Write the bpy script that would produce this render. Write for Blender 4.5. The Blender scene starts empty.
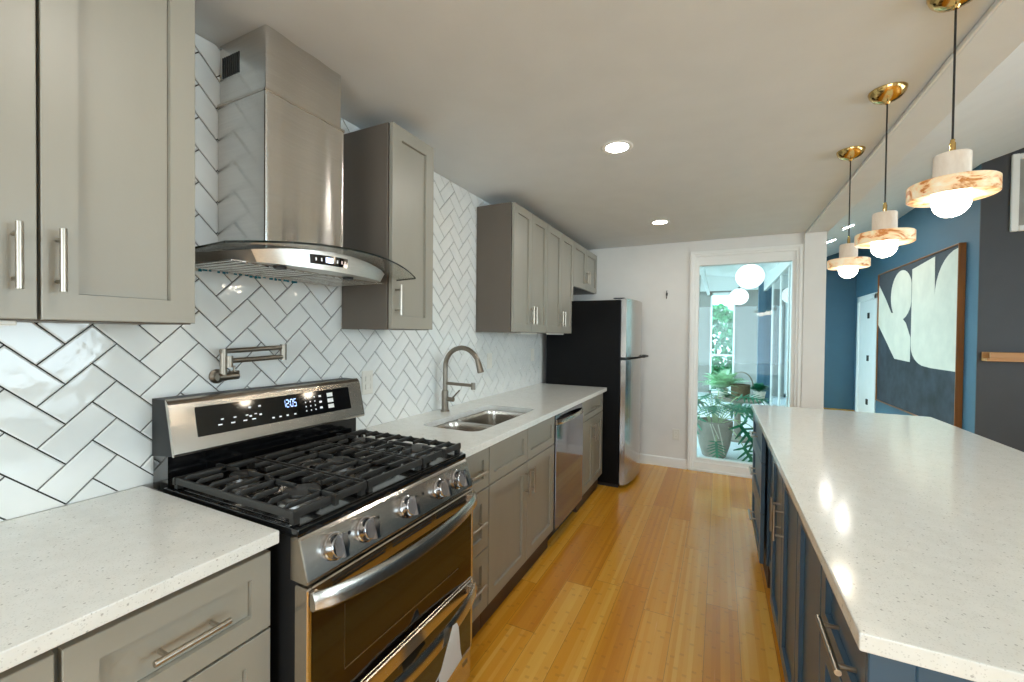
import bpy, bmesh, math, random
from mathutils import Vector, Matrix
R = random.Random(7)
PI = math.pi
scene = bpy.context.scene
col = scene.collection

# ------------------------------------------------------------------ camera, world, exposure, daylight
F, YAW, PITCH, ROLL = 422.2, 0.4575, 0.0141, 0.0104
CX, CZ = 1.5783, 1.3828
cam_d = bpy.data.cameras.new('camera'); cam = bpy.data.objects.new('camera', cam_d); col.objects.link(cam)
cam_d.sensor_fit = 'HORIZONTAL'; cam_d.sensor_width = 36.0; cam_d.lens = F * 36.0 / 1024.0
cam_d.clip_start = 0.02; cam_d.clip_end = 200
fwd = Vector((-math.sin(YAW), math.cos(YAW), 0)); rgt = Vector((math.cos(YAW), math.sin(YAW), 0)); up = Vector((0, 0, 1))
f2 = fwd * math.cos(PITCH) - up * math.sin(PITCH); u2 = up * math.cos(PITCH) + fwd * math.sin(PITCH)
r3 = rgt * math.cos(ROLL) + u2 * math.sin(ROLL); u3 = u2 * math.cos(ROLL) - rgt * math.sin(ROLL)
m = Matrix((r3, u3, -f2)).transposed().to_4x4(); m.translation = Vector((CX, 0, CZ)); cam.matrix_world = m
scene.camera = cam
vs = scene.view_settings
scene.display_settings.display_device = 'sRGB'
vs.view_transform = 'Standard'; vs.look = 'None'; vs.gamma = 1.0; vs.use_curve_mapping = False; vs.exposure = -0.42
try:
    scene.cycles.use_denoising = True
    scene.cycles.max_bounces = 10; scene.cycles.diffuse_bounces = 5; scene.cycles.glossy_bounces = 5
    scene.cycles.transmission_bounces = 8; scene.cycles.transparent_max_bounces = 12
    scene.cycles.caustics_reflective = False; scene.cycles.caustics_refractive = False
except Exception: pass
world = bpy.data.worlds.new('sky'); scene.world = world; world.use_nodes = True
bg = world.node_tree.nodes['Background']; bg.inputs[0].default_value = (0.74, 0.92, 1.0, 1); bg.inputs[1].default_value = 7.0

def area_light(name, loc, target, sx, sy, power, color):
    l = bpy.data.lights.new(name, 'AREA'); l.shape = 'RECTANGLE'; l.size = sx; l.size_y = sy; l.energy = power; l.color = color
    o = bpy.data.objects.new(name, l); col.objects.link(o); o.location = loc
    o.rotation_euler = (Vector(target) - Vector(loc)).to_track_quat('-Z', 'Y').to_euler()
    return o
# daylight entering through the windows behind the camera and along the right side of the living area
area_light('daylight_rear_window', (1.9, -2.9, 1.45), (1.9, 0, 1.3), 2.2, 1.5, 45, (0.80, 0.91, 1.0))
area_light('daylight_side_window', (6.4, 1.6, 1.6), (3.0, 2.2, 1.4), 2.4, 1.6, 60, (0.70, 0.88, 1.0))
area_light('daylight_dining_window', (6.4, -1.2, 1.6), (3.0, 0.2, 1.4), 1.6, 1.6, 25, (0.70, 0.88, 1.0))

# ------------------------------------------------------------------ materials
def lin(c):
    def f(v):
        v /= 255.0
        return v / 12.92 if v <= 0.04045 else ((v + 0.055) / 1.055) ** 2.4
    return (f(c[0]), f(c[1]), f(c[2]), 1.0)
class NT:
    def __init__(s, name):
        s.m = bpy.data.materials.new(name); s.m.use_nodes = True; s.t = s.m.node_tree
        s.b = s.t.nodes['Principled BSDF']; s.out = s.t.nodes['Material Output']
    def node(s, typ, **kw):
        n = s.t.nodes.new(typ)
        for k, v in kw.items(): setattr(n, k, v)
        return n
    def put(s, sock, v):
        if hasattr(v, 'is_output') or isinstance(v, bpy.types.NodeSocket): s.t.links.new(v, sock)
        else: sock.default_value = v
    def math(s, op, a, b=0.0, c=0.0):
        n = s.node('ShaderNodeMath', operation=op); s.put(n.inputs[0], a); s.put(n.inputs[1], b)
        if len(n.inputs) > 2: s.put(n.inputs[2], c)
        return n.outputs[0]
    def coord(s, scale=(1, 1, 1), loc=(0, 0, 0)):
        tc = s.node('ShaderNodeNewGeometry'); mp = s.node('ShaderNodeMapping')
        s.t.links.new(tc.outputs['Position'], mp.inputs[0]); mp.inputs['Scale'].default_value = scale; mp.inputs['Location'].default_value = loc
        return mp.outputs[0]
    def ocoord(s, scale=(1, 1, 1)):
        tc = s.node('ShaderNodeTexCoord'); mp = s.node('ShaderNodeMapping')
        s.t.links.new(tc.outputs['Object'], mp.inputs[0]); mp.inputs['Scale'].default_value = scale
        return mp.outputs[0]
    def noise(s, vec, scale=5, detail=3, rough=0.5, dist=0.0):
        n = s.node('ShaderNodeTexNoise'); s.t.links.new(vec, n.inputs['Vector'])
        n.inputs['Scale'].default_value = scale; n.inputs['Detail'].default_value = detail; n.inputs['Roughness'].default_value = rough
        n.inputs['Distortion'].default_value = dist
        return n.outputs[0]
    def ramp(s, fac, stops):
        n = s.node('ShaderNodeValToRGB'); s.put(n.inputs[0], fac); e = n.color_ramp.elements
        e[0].position, e[0].color = stops[0]; e[1].position, e[1].color = stops[1]
        for p, c in stops[2:]:
            q = e.new(p); q.color = c
        return n.outputs[0]
    def mix(s, fac, a, b, blend='MIX'):
        n = s.node('ShaderNodeMix', data_type='RGBA', blend_type=blend)
        s.put(n.inputs[0], fac); s.put(n.inputs[6], a); s.put(n.inputs[7], b)
        return n.outputs[2]
    def bump(s, h, strength=0.1, dist=0.01):
        n = s.node('ShaderNodeBump'); s.put(n.inputs['Height'], h); n.inputs['Strength'].default_value = strength; n.inputs['Distance'].default_value = dist
        s.t.links.new(n.outputs[0], s.b.inputs['Normal'])
def pm(name, c, rough=0.5, metal=0.0, var=0.0, vscale=(6, 6, 6), bump=0.0, bscale=60, coat=0.0, spec=0.5, aniso=0.0):
    t = NT(name); b = t.b
    base = lin(c)
    b.inputs['Roughness'].default_value = rough; b.inputs['Metallic'].default_value = metal
    b.inputs['Coat Weight'].default_value = coat; b.inputs['Coat Roughness'].default_value = 0.08
    b.inputs['Specular IOR Level'].default_value = spec; b.inputs['Anisotropic'].default_value = aniso
    v = max(var, 0.02)
    n = t.noise(t.coord(vscale), 1.0, 4)
    lo = tuple(x * (1 - v) for x in base[:3]) + (1,); hi = tuple(min(1, x * (1 + v)) for x in base[:3]) + (1,)
    t.put(b.inputs['Base Color'], t.ramp(n, [(0.3, lo), (0.7, hi)]))
    if bump: t.bump(t.noise(t.coord((1, 1, 1)), bscale, 3), bump, 0.004)
    return t.m
def brushed(name, c, rough, stretch, bump=0.06, var=0.05, aniso=0.5, rot=0.0):
    t = NT(name); b = t.b; base = lin(c)
    b.inputs['Metallic'].default_value = 1.0; b.inputs['Anisotropic'].default_value = aniso; b.inputs['Anisotropic Rotation'].default_value = rot
    n = t.noise(t.coord(stretch), 1.0, 3)
    big = t.noise(t.coord((3, 3, 3)), 1.0, 2)
    t.put(b.inputs['Base Color'], t.ramp(n, [(0.3, tuple(x * (1 - var) for x in base[:3]) + (1,)), (0.7, tuple(min(1, x * (1 + var)) for x in base[:3]) + (1,))]))
    t.put(b.inputs['Roughness'], t.math('ADD', rough - 0.04, t.math('MULTIPLY', big, 0.08)))
    t.bump(n, bump, 0.002)
    return t.m
def emis(name, c, strength):
    t = NT(name); t.b.inputs['Base Color'].default_value = (0.8, 0.8, 0.8, 1)
    t.b.inputs['Emission Color'].default_value = c; t.b.inputs['Emission Strength'].default_value = strength
    return t.m
def glass_mat(name, tint, refl=1.0, ior=1.5):
    t = NT(name); t.t.nodes.remove(t.b)
    tr = t.node('ShaderNodeBsdfTransparent'); tr.inputs[0].default_value = tint
    gl = t.node('ShaderNodeBsdfGlossy'); gl.inputs['Roughness'].default_value = 0.0
    g = t.node('ShaderNodeNewGeometry'); dp = t.node('ShaderNodeVectorMath', operation='DOT_PRODUCT')     # Schlick reflectance, the same from both faces
    t.t.links.new(g.outputs['Normal'], dp.inputs[0]); t.t.links.new(g.outputs['Incoming'], dp.inputs[1])
    k = t.math('POWER', t.math('SUBTRACT', 1.0, t.math('ABSOLUTE', dp.outputs['Value'])), 5.0)
    mx = t.node('ShaderNodeMixShader'); t.put(mx.inputs[0], t.math('MULTIPLY', t.math('ADD', 0.04, t.math('MULTIPLY', k, 0.96)), refl))
    t.t.links.new(tr.outputs[0], mx.inputs[1]); t.t.links.new(gl.outputs[0], mx.inputs[2]); t.t.links.new(mx.outputs[0], t.out.inputs[0])
    return t.m

M = {}
M['greige'] = pm('greige_paint', (154, 150, 138), 0.38, var=0.03, vscale=(9, 9, 3), bump=0.03, bscale=90)
M['greige_dark'] = pm('cabinet_side_shaded', (102, 93, 83), 0.45, var=0.03)  # brown side tone, deepened in the colour for the unlit cabinet sides
M['navy'] = pm('navy_cabinet_paint', (62, 88, 108), 0.33, var=0.03, bump=0.02, bscale=90)
M['toe'] = pm('dark_toe_kick', (74, 52, 36), 0.5, var=0.1)
M['ceil'] = pm('ceiling_paint', (224, 228, 230), 0.85, var=0.01, bump=0.12, bscale=70)
M['wall'] = pm('white_wall_paint', (226, 224, 219), 0.7, var=0.01, bump=0.05, bscale=60)
M['trim'] = pm('white_trim_paint', (236, 236, 232), 0.4)
M['blue'] = pm('blue_wall_paint', (66, 102, 122), 0.55, var=0.03, bump=0.05, bscale=50)
M['char'] = pm('charcoal_wall_paint', (60, 61, 64), 0.5, var=0.04, bump=0.10, bscale=40)
M['nickel'] = brushed('brushed_nickel', (140, 131, 119), 0.36, (120, 120, 20), 0.03)
M['steel_v'] = brushed('brushed_steel_chimney', (214, 212, 208), 0.20, (5, 5, 300), 0.03, 0.05, 0.75, 0.25)
M['steel_h'] = brushed('brushed_steel_horizontal', (198, 190, 180), 0.25, (6, 6, 300), 0.05)
M['steel_y'] = brushed('brushed_steel_long', (206, 200, 192), 0.22, (200, 5, 200), 0.035)
M['chrome'] = pm('polished_chrome', (176, 177, 182), 0.08, 1.0)
M['handle'] = pm('satin_handle_metal', (184, 175, 162), 0.3, 1.0)
M['brass'] = pm('polished_brass', (214, 182, 118), 0.14, 1.0)
M['blackgloss'] = pm('black_glass', (8, 8, 9), 0.05, 0, coat=0.5)
M['blackenamel'] = pm('black_enamel', (14, 14, 15), 0.14, 0, coat=0.6)
M['blackmatte'] = pm('matte_black', (20, 20, 21), 0.5, var=0.1)
M['iron'] = pm('cast_iron', (50, 49, 47), 0.42, 0.3, var=0.1, bump=0.08, bscale=300)
M['alu'] = pm('burner_aluminium', (150, 148, 145), 0.3, 1.0)
M['fridgeside'] = pm('fridge_black_side', (8, 7, 7), 0.4, var=0.2, bump=0.06, bscale=160, spec=0.15)
M['plastic'] = pm('white_plastic', (225, 222, 212), 0.35)
M['white'] = pm('soft_white', (235, 235, 232), 0.5)
M['paper'] = pm('white_paper', (232, 234, 236), 0.7, var=0.05, vscale=(40, 40, 40))
_t = NT('thin_white_paper'); _t.b.inputs['Base Color'].default_value = lin((232, 234, 236)); _t.b.inputs['Roughness'].default_value = 0.7
_tr = _t.node('ShaderNodeBsdfTranslucent'); _tr.inputs[0].default_value = lin((226, 226, 222)); _mx = _t.node('ShaderNodeMixShader'); _mx.inputs[0].default_value = 0.35
_t.t.links.new(_t.b.outputs[0], _mx.inputs[1]); _t.t.links.new(_tr.outputs[0], _mx.inputs[2]); _t.t.links.new(_mx.outputs[0], _t.out.inputs[0]); M['paper'] = _t.m
M['film'] = pm('teal_film', (20, 130, 150), 0.3)
M['mark'] = emis('panel_markings', (0.85, 0.9, 1.0, 1), 0.28)
M['clock'] = emis('clock_digits', (0.25, 0.45, 1.0, 1), 2.5)
M['hooddisp'] = emis('hood_screen', (0.55, 0.70, 1.0, 1), 3.5)
M['led_red'] = emis('red_key', (0.5, 0.03, 0.03, 1), 0.4)
M['globe'] = emis('opal_globe_glow', (1.0, 0.88, 0.70, 1), 42)
M['downlight'] = emis('downlight_glow', (1.0, 0.95, 0.88, 1), 210)
M['paperglobe'] = emis('paper_lantern_glow', (1.0, 0.98, 0.95, 1), 1.9)
M['glass'] = glass_mat('clear_glass', (0.93, 0.99, 1.0, 1), 0.4)
M['glass_teal'] = glass_mat('tinted_glass', (0.93, 0.98, 0.99, 1), 1.0)
M['glass_hood'] = glass_mat('smoked_glass', (0.92, 0.93, 0.92, 1), 0.9)
M['glass_edge'] = pm('glass_edge', (28, 34, 32), 0.1)
M['concrete'] = pm('cast_concrete', (150, 142, 128), 0.85, var=0.2, vscale=(9, 9, 5), bump=0.3, bscale=40)
M['paving'] = pm('pale_paving', (214, 220, 222), 0.6, var=0.05)
M['soil'] = pm('potting_soil', (60, 46, 34), 0.9, var=0.3, vscale=(60, 60, 60))
M['leaf'] = pm('dark_green_leaf', (34, 120, 84), 0.4, var=0.35, vscale=(9, 9, 9))
M['leaf_light'] = pm('light_green_leaf', (176, 216, 176), 0.5, var=0.3, vscale=(9, 9, 9))
M['leaf_mid'] = pm('garden_leaf', (70, 150, 96), 0.5, var=0.5, vscale=(5, 5, 5))
M['stem'] = pm('pale_stem', (170, 190, 140), 0.6)
M['root'] = pm('aerial_root', (200, 196, 176), 0.7)
M['wicker'] = pm('woven_wicker', (112, 96, 70), 0.8, var=0.3, vscale=(70, 70, 120), bump=0.4, bscale=120)
M['oak'] = pm('oak_frame_wood', (150, 92, 40), 0.4, var=0.2, vscale=(30, 2, 2), bump=0.05)
M['shelfwood'] = pm('pine_shelf_wood', (196, 140, 82), 0.45, var=0.15, vscale=(2, 30, 30))
M['bark'] = pm('brown_bark', (84, 66, 50), 0.9, var=0.3)
M['grass'] = pm('garden_ground', (168, 172, 168), 0.9, var=0.3)
M['greywall'] = pm('grey_stucco', (150, 146, 138), 0.8, var=0.06)
M['cream'] = pm('cream_paint', (222, 216, 200), 0.7, var=0.06, vscale=(5, 5, 5))
M['inkdark'] = pm('dark_blue_grey_paint', (46, 54, 62), 0.75, var=0.5, vscale=(5, 5, 5))
M['slate'] = pm('slate_paint', (62, 66, 72), 0.75, var=0.15, vscale=(5, 5, 5))

def quartz():
    t = NT('speckled_quartz'); b = t.b
    v = t.node('ShaderNodeTexVoronoi'); t.t.links.new(t.coord((1, 1, 1)), v.inputs['Vector']); v.inputs['Scale'].default_value = 150
    wn = t.node('ShaderNodeTexWhiteNoise'); t.t.links.new(v.outputs['Color'], wn.inputs['Vector'])
    near = t.math('LESS_THAN', v.outputs['Distance'], 0.30)
    pick = t.math('GREATER_THAN', wn.outputs[0], 0.90)
    spot = t.math('MULTIPLY', near, pick)
    v2 = t.node('ShaderNodeTexVoronoi'); t.t.links.new(t.coord((1, 1, 1), (3, 2, 1)), v2.inputs['Vector']); v2.inputs['Scale'].default_value = 330
    wn2 = t.node('ShaderNodeTexWhiteNoise'); t.t.links.new(v2.outputs['Color'], wn2.inputs['Vector'])
    spot2 = t.math('MULTIPLY', t.math('LESS_THAN', v2.outputs['Distance'], 0.4), t.math('GREATER_THAN', wn2.outputs[0], 0.72))
    n = t.noise(t.coord((1, 1, 1)), 30, 4)
    base = t.ramp(n, [(0.3, lin((226, 226, 220))), (0.7, lin((233, 233, 228)))])
    c1 = t.mix(t.math('MULTIPLY', spot2, 0.28), base, lin((168, 166, 158)))
    c2 = t.mix(t.math('MULTIPLY', spot, 0.5), c1, lin((120, 116, 108)))
    t.put(b.inputs['Base Color'], c2); b.inputs['Roughness'].default_value = 0.13; b.inputs['Specular IOR Level'].default_value = 0.5
    return t.m
M['quartz'] = quartz()
def bamboo():
    t = NT('bamboo_planks'); b = t.b
    g = t.node('ShaderNodeNewGeometry'); sx = t.node('ShaderNodeSeparateXYZ'); t.t.links.new(g.outputs['Position'], sx.inputs[0])
    x, y = sx.outputs[0], sx.outputs[1]
    u = t.math('DIVIDE', t.math('SUBTRACT', x, 0.966), 0.1425); iu = t.math('FLOOR', u)
    w = t.node('ShaderNodeTexWhiteNoise', noise_dimensions='1D'); t.put(w.inputs['W'], iu)
    v = t.math('ADD', t.math('DIVIDE', y, 1.22), t.math('MULTIPLY', w.outputs[0], 7.0)); iv = t.math('FLOOR', v)
    cv = t.node('ShaderNodeCombineXYZ'); t.put(cv.inputs[0], iu); t.put(cv.inputs[1], iv)
    w2 = t.node('ShaderNodeTexWhiteNoise', noise_dimensions='3D'); t.t.links.new(cv.outputs[0], w2.inputs['Vector'])
    isx = t.math('FLOOR', t.math('DIVIDE', x, 0.0178))
    cv2 = t.node('ShaderNodeCombineXYZ'); t.put(cv2.inputs[0], isx); t.put(cv2.inputs[1], iv); t.put(cv2.inputs[2], iu)
    w3 = t.node('ShaderNodeTexWhiteNoise', noise_dimensions='3D'); t.t.links.new(cv2.outputs[0], w3.inputs['Vector'])
    grain = t.noise(t.coord((170, 3, 1)), 1.0, 3)
    # bamboo knuckles: short dark bars across single strips
    cv3 = t.node('ShaderNodeCombineXYZ'); t.put(cv3.inputs[0], isx); t.put(cv3.inputs[1], t.math('FLOOR', t.math('MULTIPLY', t.math('ADD', y, t.math('MULTIPLY', w3.outputs[0], 3.0)), 3.3)))
    fr = t.math('FRACT', t.math('MULTIPLY', t.math('ADD', y, t.math('MULTIPLY', w3.outputs[0], 3.0)), 3.3))
    knuck = t.math('MULTIPLY', t.math('LESS_THAN', t.math('ABSOLUTE', t.math('SUBTRACT', fr, 0.5)), 0.022), 0.22)
    val = t.math('ADD', t.math('MULTIPLY', w2.outputs[0], 0.55), t.math('ADD', t.math('MULTIPLY', w3.outputs[0], 0.30), t.math('MULTIPLY', grain, 0.16)))
    c = t.ramp(val, [(0.1, lin((196, 124, 26))), (0.5, lin((218, 152, 42))), (0.95, lin((240, 190, 92)))])
    c = t.mix(knuck, c, lin((140, 76, 26)))
    seam = t.math('MAXIMUM', t.math('LESS_THAN', t.math('FRACT', u), 0.014), t.math('LESS_THAN', t.math('FRACT', v), 0.0022))
    c = t.mix(t.math('MULTIPLY', seam, 0.6), c, lin((96, 52, 18)))
    t.put(b.inputs['Base Color'], c); t.put(b.inputs['Roughness'], t.math('ADD', 0.2, t.math('MULTIPLY', grain, 0.1)))
    b.inputs['Coat Weight'].default_value = 0.25; b.inputs['Coat Roughness'].default_value = 0.12
    t.bump(t.math('SUBTRACT', 1.0, seam), 0.15, 0.002)
    return t.m
M['floor'] = bamboo()
def tilemat():
    t = NT('glazed_white_tile'); b = t.b
    n = t.noise(t.coord((1, 1, 1)), 9, 2)
    t.put(b.inputs['Base Color'], t.ramp(n, [(0.3, lin((228, 230, 227))), (0.7, lin((235, 236, 232)))]))
    b.inputs['Roughness'].default_value = 0.06; b.inputs['Specular IOR Level'].default_value = 0.6
    t.bump(t.noise(t.coord((1, 1, 1)), 16, 2), 0.05, 0.02)
    return t.m
M['tile'] = tilemat()
M['grout'] = pm('dark_grout', (52, 50, 46), 0.9, var=0.1)
def alabaster():
    t = NT('veined_alabaster'); b = t.b
    n = t.noise(t.coord((1, 1, 1.6), (0.31, 0.1, 0.0)), 13, 5, 0.6, 1.2)
    c = t.ramp(n, [(0.36, lin((240, 230, 212))), (0.52, lin((236, 208, 166))), (0.60, lin((188, 112, 36))), (0.74, lin((222, 180, 124)))])
    t.put(b.inputs['Base Color'], c); b.inputs['Roughness'].default_value = 0.3
    t.put(b.inputs['Emission Color'], t.mix(1.0, c, (1.0, 0.78, 0.5, 1), 'MULTIPLY')); b.inputs['Emission Strength'].default_value = 0.28
    return t.m
M['alabaster'] = alabaster()
def alabaster_top():
    t = NT('pale_alabaster'); b = t.b
    n = t.noise(t.ocoord((1, 1, .3)), 20, 4, 0.6, 0.5)
    t.put(b.inputs['Base Color'], t.ramp(n, [(0.35, lin((214, 200, 184))), (0.65, lin((238, 228, 214)))])); b.inputs['Roughness'].default_value = 0.35
    return t.m
M['alabaster_top'] = alabaster_top()

# ------------------------------------------------------------------ mesh helpers (world coordinates in, shifted to the thing's origin)
class MB:
    def __init__(s): s.bm = bmesh.new(); s.mats = []
    def _mi(s, fs, mi):
        for f in fs: f.material_index = mi
    def box(s, x0, x1, y0, y1, z0, z1, bev=0.0, mi=0, seg=1):
        vs_ = [s.bm.verts.new((x, y, z)) for x in (min(x0, x1), max(x0, x1)) for y in (min(y0, y1), max(y0, y1)) for z in (min(z0, z1), max(z0, z1))]
        idx = [(0, 1, 3, 2), (4, 6, 7, 5), (0, 4, 5, 1), (2, 3, 7, 6), (0, 2, 6, 4), (1, 5, 7, 3)]
        fs = [s.bm.faces.new([vs_[i] for i in q]) for q in idx]; s._mi(fs, mi)
        if bev > 0:
            es = list({e for f in fs for e in f.edges})
            r = bmesh.ops.bevel(s.bm, geom=es, offset=bev, segments=seg, affect='EDGES', profile=0.5); s._mi(r['faces'], mi)
        return s
    def poly(s, pts, mi=0):
        f = s.bm.faces.new([s.bm.verts.new(p) for p in pts]); f.material_index = mi; return f
    def prism(s, pts, d, mi=0, bev=0.0):
        d = Vector(d); a = [s.bm.verts.new(p) for p in pts]; b = [s.bm.verts.new(Vector(p) + d) for p in pts]; n = len(pts)
        fs = [s.bm.faces.new(a), s.bm.faces.new(b[::-1])]
        for i in range(n): fs.append(s.bm.faces.new([a[i], b[i], b[(i + 1) % n], a[(i + 1) % n]]))
        s._mi(fs, mi)
        if bev:
            es = list({e for f in fs for e in f.edges}); r = bmesh.ops.bevel(s.bm, geom=es, offset=bev, segments=2, affect='EDGES'); s._mi(r['faces'], mi)
        return s
    def tube(s, path, r, seg=12, mi=0, cap=True):
        P = [Vector(p) for p in path]; rs = r if isinstance(r, (list, tuple)) else [r] * len(P); rings = []
        t0 = (P[1] - P[0]).normalized(); ref = Vector((0, 0, 1)) if abs(t0.z) < 0.9 else Vector((1, 0, 0))
        nrm = (ref - t0 * ref.dot(t0)).normalized()
        for i, p in enumerate(P):
            t = (P[min(i + 1, len(P) - 1)] - P[max(i - 1, 0)]).normalized()
            nrm = (nrm - t * nrm.dot(t)).normalized(); bn = t.cross(nrm)
            rings.append([s.bm.verts.new(p + (nrm * math.cos(2 * PI * k / seg) + bn * math.sin(2 * PI * k / seg)) * rs[i]) for k in range(seg)])
        fs = []
        for a, b in zip(rings, rings[1:]):
            for k in range(seg): fs.append(s.bm.faces.new([a[k], a[(k + 1) % seg], b[(k + 1) % seg], b[k]]))
        if cap: fs += [s.bm.faces.new(rings[0][::-1]), s.bm.faces.new(rings[-1])]
        s._mi(fs, mi); return s
    def lathe(s, c, prof, seg=32, mi=0, axis='z', cap=True):
        c = Vector(c); rings = []
        for r, h in prof:
            ring = []
            for k in range(seg):
                a = 2 * PI * k / seg; p = (r * math.cos(a), r * math.sin(a), h)
                if axis == 'x': p = (h, r * math.cos(a), r * math.sin(a))
                if axis == 'y': p = (r * math.sin(a), h, r * math.cos(a))
                ring.append(s.bm.verts.new(c + Vector(p)))
            rings.append(ring)
        fs = []
        for a, b in zip(rings, rings[1:]):
            for k in range(seg): fs.append(s.bm.faces.new([a[k], a[(k + 1) % seg], b[(k + 1) % seg], b[k]]))
        if cap: fs += [s.bm.faces.new(rings[0][::-1]), s.bm.faces.new(rings[-1])]
        s._mi(fs, mi); return s
    def ball(s, c, r, sz=1.0, seg=24, mi=0):
        prof = [(max(1e-4, r * math.sin(PI * i / 14)), -r * sz * math.cos(PI * i / 14)) for i in range(15)]
        return s.lathe(c, prof, seg, mi)
    def shaker(s, y0, y1, z0, z1, xf, sg=1, t=0.019, stile=0.057, rec=0.0115, ch=0.0015):
        """frame and panel door in a plane of constant x; xf is the front face, sg the side it looks to"""
        y0 += 0.001; y1 -= 0.001; z0 += 0.001; z1 -= 0.001
        def rect(i, x): return [s.bm.verts.new((x, a, b)) for a, b in ((y0 + i, z0 + i), (y1 - i, z0 + i), (y1 - i, z1 - i), (y0 + i, z1 - i))]
        L = [rect(0, xf - sg * t), rect(0, xf - sg * ch), rect(ch, xf), rect(stile, xf), rect(stile + 0.0004, xf - sg * (rec + 0.004)), rect(stile + 0.0016, xf - sg * (rec + 0.004)), rect(stile + 0.002, xf - sg * rec)]
        for a, b in zip(L, L[1:]):
            for k in range(4):
                q = [a[k], a[(k + 1) % 4], b[(k + 1) % 4], b[k]]; s.bm.faces.new(q if sg > 0 else q[::-1])
        s.bm.faces.new(L[-1] if sg > 0 else L[-1][::-1]); s.bm.faces.new(L[0][::-1] if sg > 0 else L[0])
        return s
    def pull(s, p0, p1, out, r=0.006, stand=0.032, inset=0.022):
        """bar pull: p0, p1 are the bar's ends on the door face, out the direction away from it"""
        p0, p1, out = Vector(p0), Vector(p1), Vector(out); d = (p1 - p0).normalized()
        s.tube([p0 + out * stand, p1 + out * stand], r, 14)
        for q in (p0 + d * inset, p1 - d * inset): s.tube([q, q + out * stand], r * 0.75, 10)
        return s
    def build(s, name, mats, parent=None, loc=None, smooth=35):
        org = Vector((0, 0, 0))
        root = parent
        while root is not None and root.parent is not None: root = root.parent
        if root is not None: org = root.location.copy()
        elif loc is not None: org = Vector(loc)
        bmesh.ops.remove_doubles(s.bm, verts=s.bm.verts, dist=1e-6)
        bmesh.ops.recalc_face_normals(s.bm, faces=s.bm.faces)
        for v in s.bm.verts: v.co -= org
        me = bpy.data.meshes.new(name); s.bm.to_mesh(me); s.bm.free()
        for mm in (mats if isinstance(mats, (list, tuple)) else [mats]): me.materials.append(M[mm] if isinstance(mm, str) else mm)
        if smooth:
            for p in me.polygons: p.use_smooth = True
            me.set_sharp_from_angle(angle=math.radians(smooth))
        o = bpy.data.objects.new(name, me); col.objects.link(o)
        if smooth:                                   # flat faces stay flat next to their bevels
            w = o.modifiers.new('weighted_normals', 'WEIGHTED_NORMAL'); w.keep_sharp = True; w.weight = 80
        if parent is not None: o.parent = parent
        elif loc is not None: o.location = org
        return o
def tag(o, label=None, cat=None, group=None, kind=None):
    if label: o['label'] = label
    if cat: o['category'] = cat
    if group: o['group'] = group
    if kind: o['kind'] = kind
    return o
def thing(name, loc, label, cat, group=None):
    o = bpy.data.objects.new(name, None); col.objects.link(o); o.location = loc; o.empty_display_size = 0.1
    return tag(o, label, cat, group)
def struct(name, mb, mats, parent=None, smooth=35):
    o = mb.build(name, mats, parent, smooth=smooth)
    if parent is None: o['kind'] = 'structure'
    return o
def copy_tree(o, parent=None, dl=None):
    c = o.copy(); col.objects.link(c); c.parent = parent
    if dl is not None: c.location = o.location + Vector(dl)
    for ch in list(o.children): copy_tree(ch, c)
    return c

# ------------------------------------------------------------------ the room
CEIL = 2.373; YB = 4.76; XR = 3.93; YD = 5.95; YF = 10.30; Y0 = -3.0; XE = 6.6; BX0, BX1 = 2.29, 2.455; BZ = 2.355
def slope(x): return 3.17 - 0.35 * (XR - x)
struct('floor', MB().box(-0.2, XE, Y0, YB, -0.1, 0).box(2.44, XE, YB, YF, -0.1, 0), 'floor', smooth=0)
struct('ceiling', MB().box(-0.2, BX0, Y0, YB, CEIL, CEIL + 0.1), 'ceil', smooth=0)
struct('ceiling_vault', MB().prism([(BX1, Y0, slope(BX1)), (XE, Y0, slope(XE)), (XE, Y0, slope(XE) + 0.1), (BX1, Y0, slope(BX1) + 0.1)], (0, YF - Y0 + 0.1, 0)), 'ceil', smooth=0)
struct('trim_beam', MB().box(BX0, BX1, Y0, YB - 0.03, BZ, slope(BX1) + 0.1, 0.006), 'ceil')
struct('trim_beam_glint', MB().box(BX0 - 0.010, BX0 - 0.0005, Y0, YB - 0.03, BZ - 0.004, BZ + 0.014, 0.002), 'trim')  # white strip added to draw the bright glint along the beam edge
wl = struct('wall_left', MB().box(-0.2, 0, Y0, YB + 0.2, 0, CEIL + 0.1), 'wall', smooth=0)
# back wall with the tall glazed opening, and the pilaster to its right
GX0, GX1, GZ0, GZ1 = 1.383, 2.175, 0.13, 2.115
OX0, OX1, OZ1 = 1.30, 2.262, 2.262
struct('wall_back', MB().box(0, OX0, YB, YB + 0.14, 0, CEIL + 0.3).box(OX0, 2.27, YB, YB + 0.14, OZ1, CEIL + 0.3)
       .box(2.27, 2.44, YB - 0.03, YB + 0.14, 0, 2.8), 'wall', smooth=0)
w1 = struct('window_1', MB().box(1.30, 2.262, YB - 0.018, YB + 0.10, 0.0, 0.02), 'trim')
fr = MB()
for i, (a, d) in enumerate(((0.0, 0.022), (0.030, 0.012), (0.052, -0.005))):      # stepped casing
    x0, x1, z1 = OX0 + a - 0.008, OX1 - a + 0.008, OZ1 - a; nx = (0.030, 0.022, 0.03)[i]
    fr.box(x0, x0 + nx + 0.004, YB - d, YB + 0.1, 0.02, z1, 0.003); fr.box(x1 - nx - 0.004, x1, YB - d, YB + 0.1, 0.02, z1, 0.003)
    fr.box(x0 + nx, x1 - nx, YB - d, YB + 0.1, z1 - nx - 0.004 - (0.06 if i == 2 else 0.0), z1, 0.003)
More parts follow.
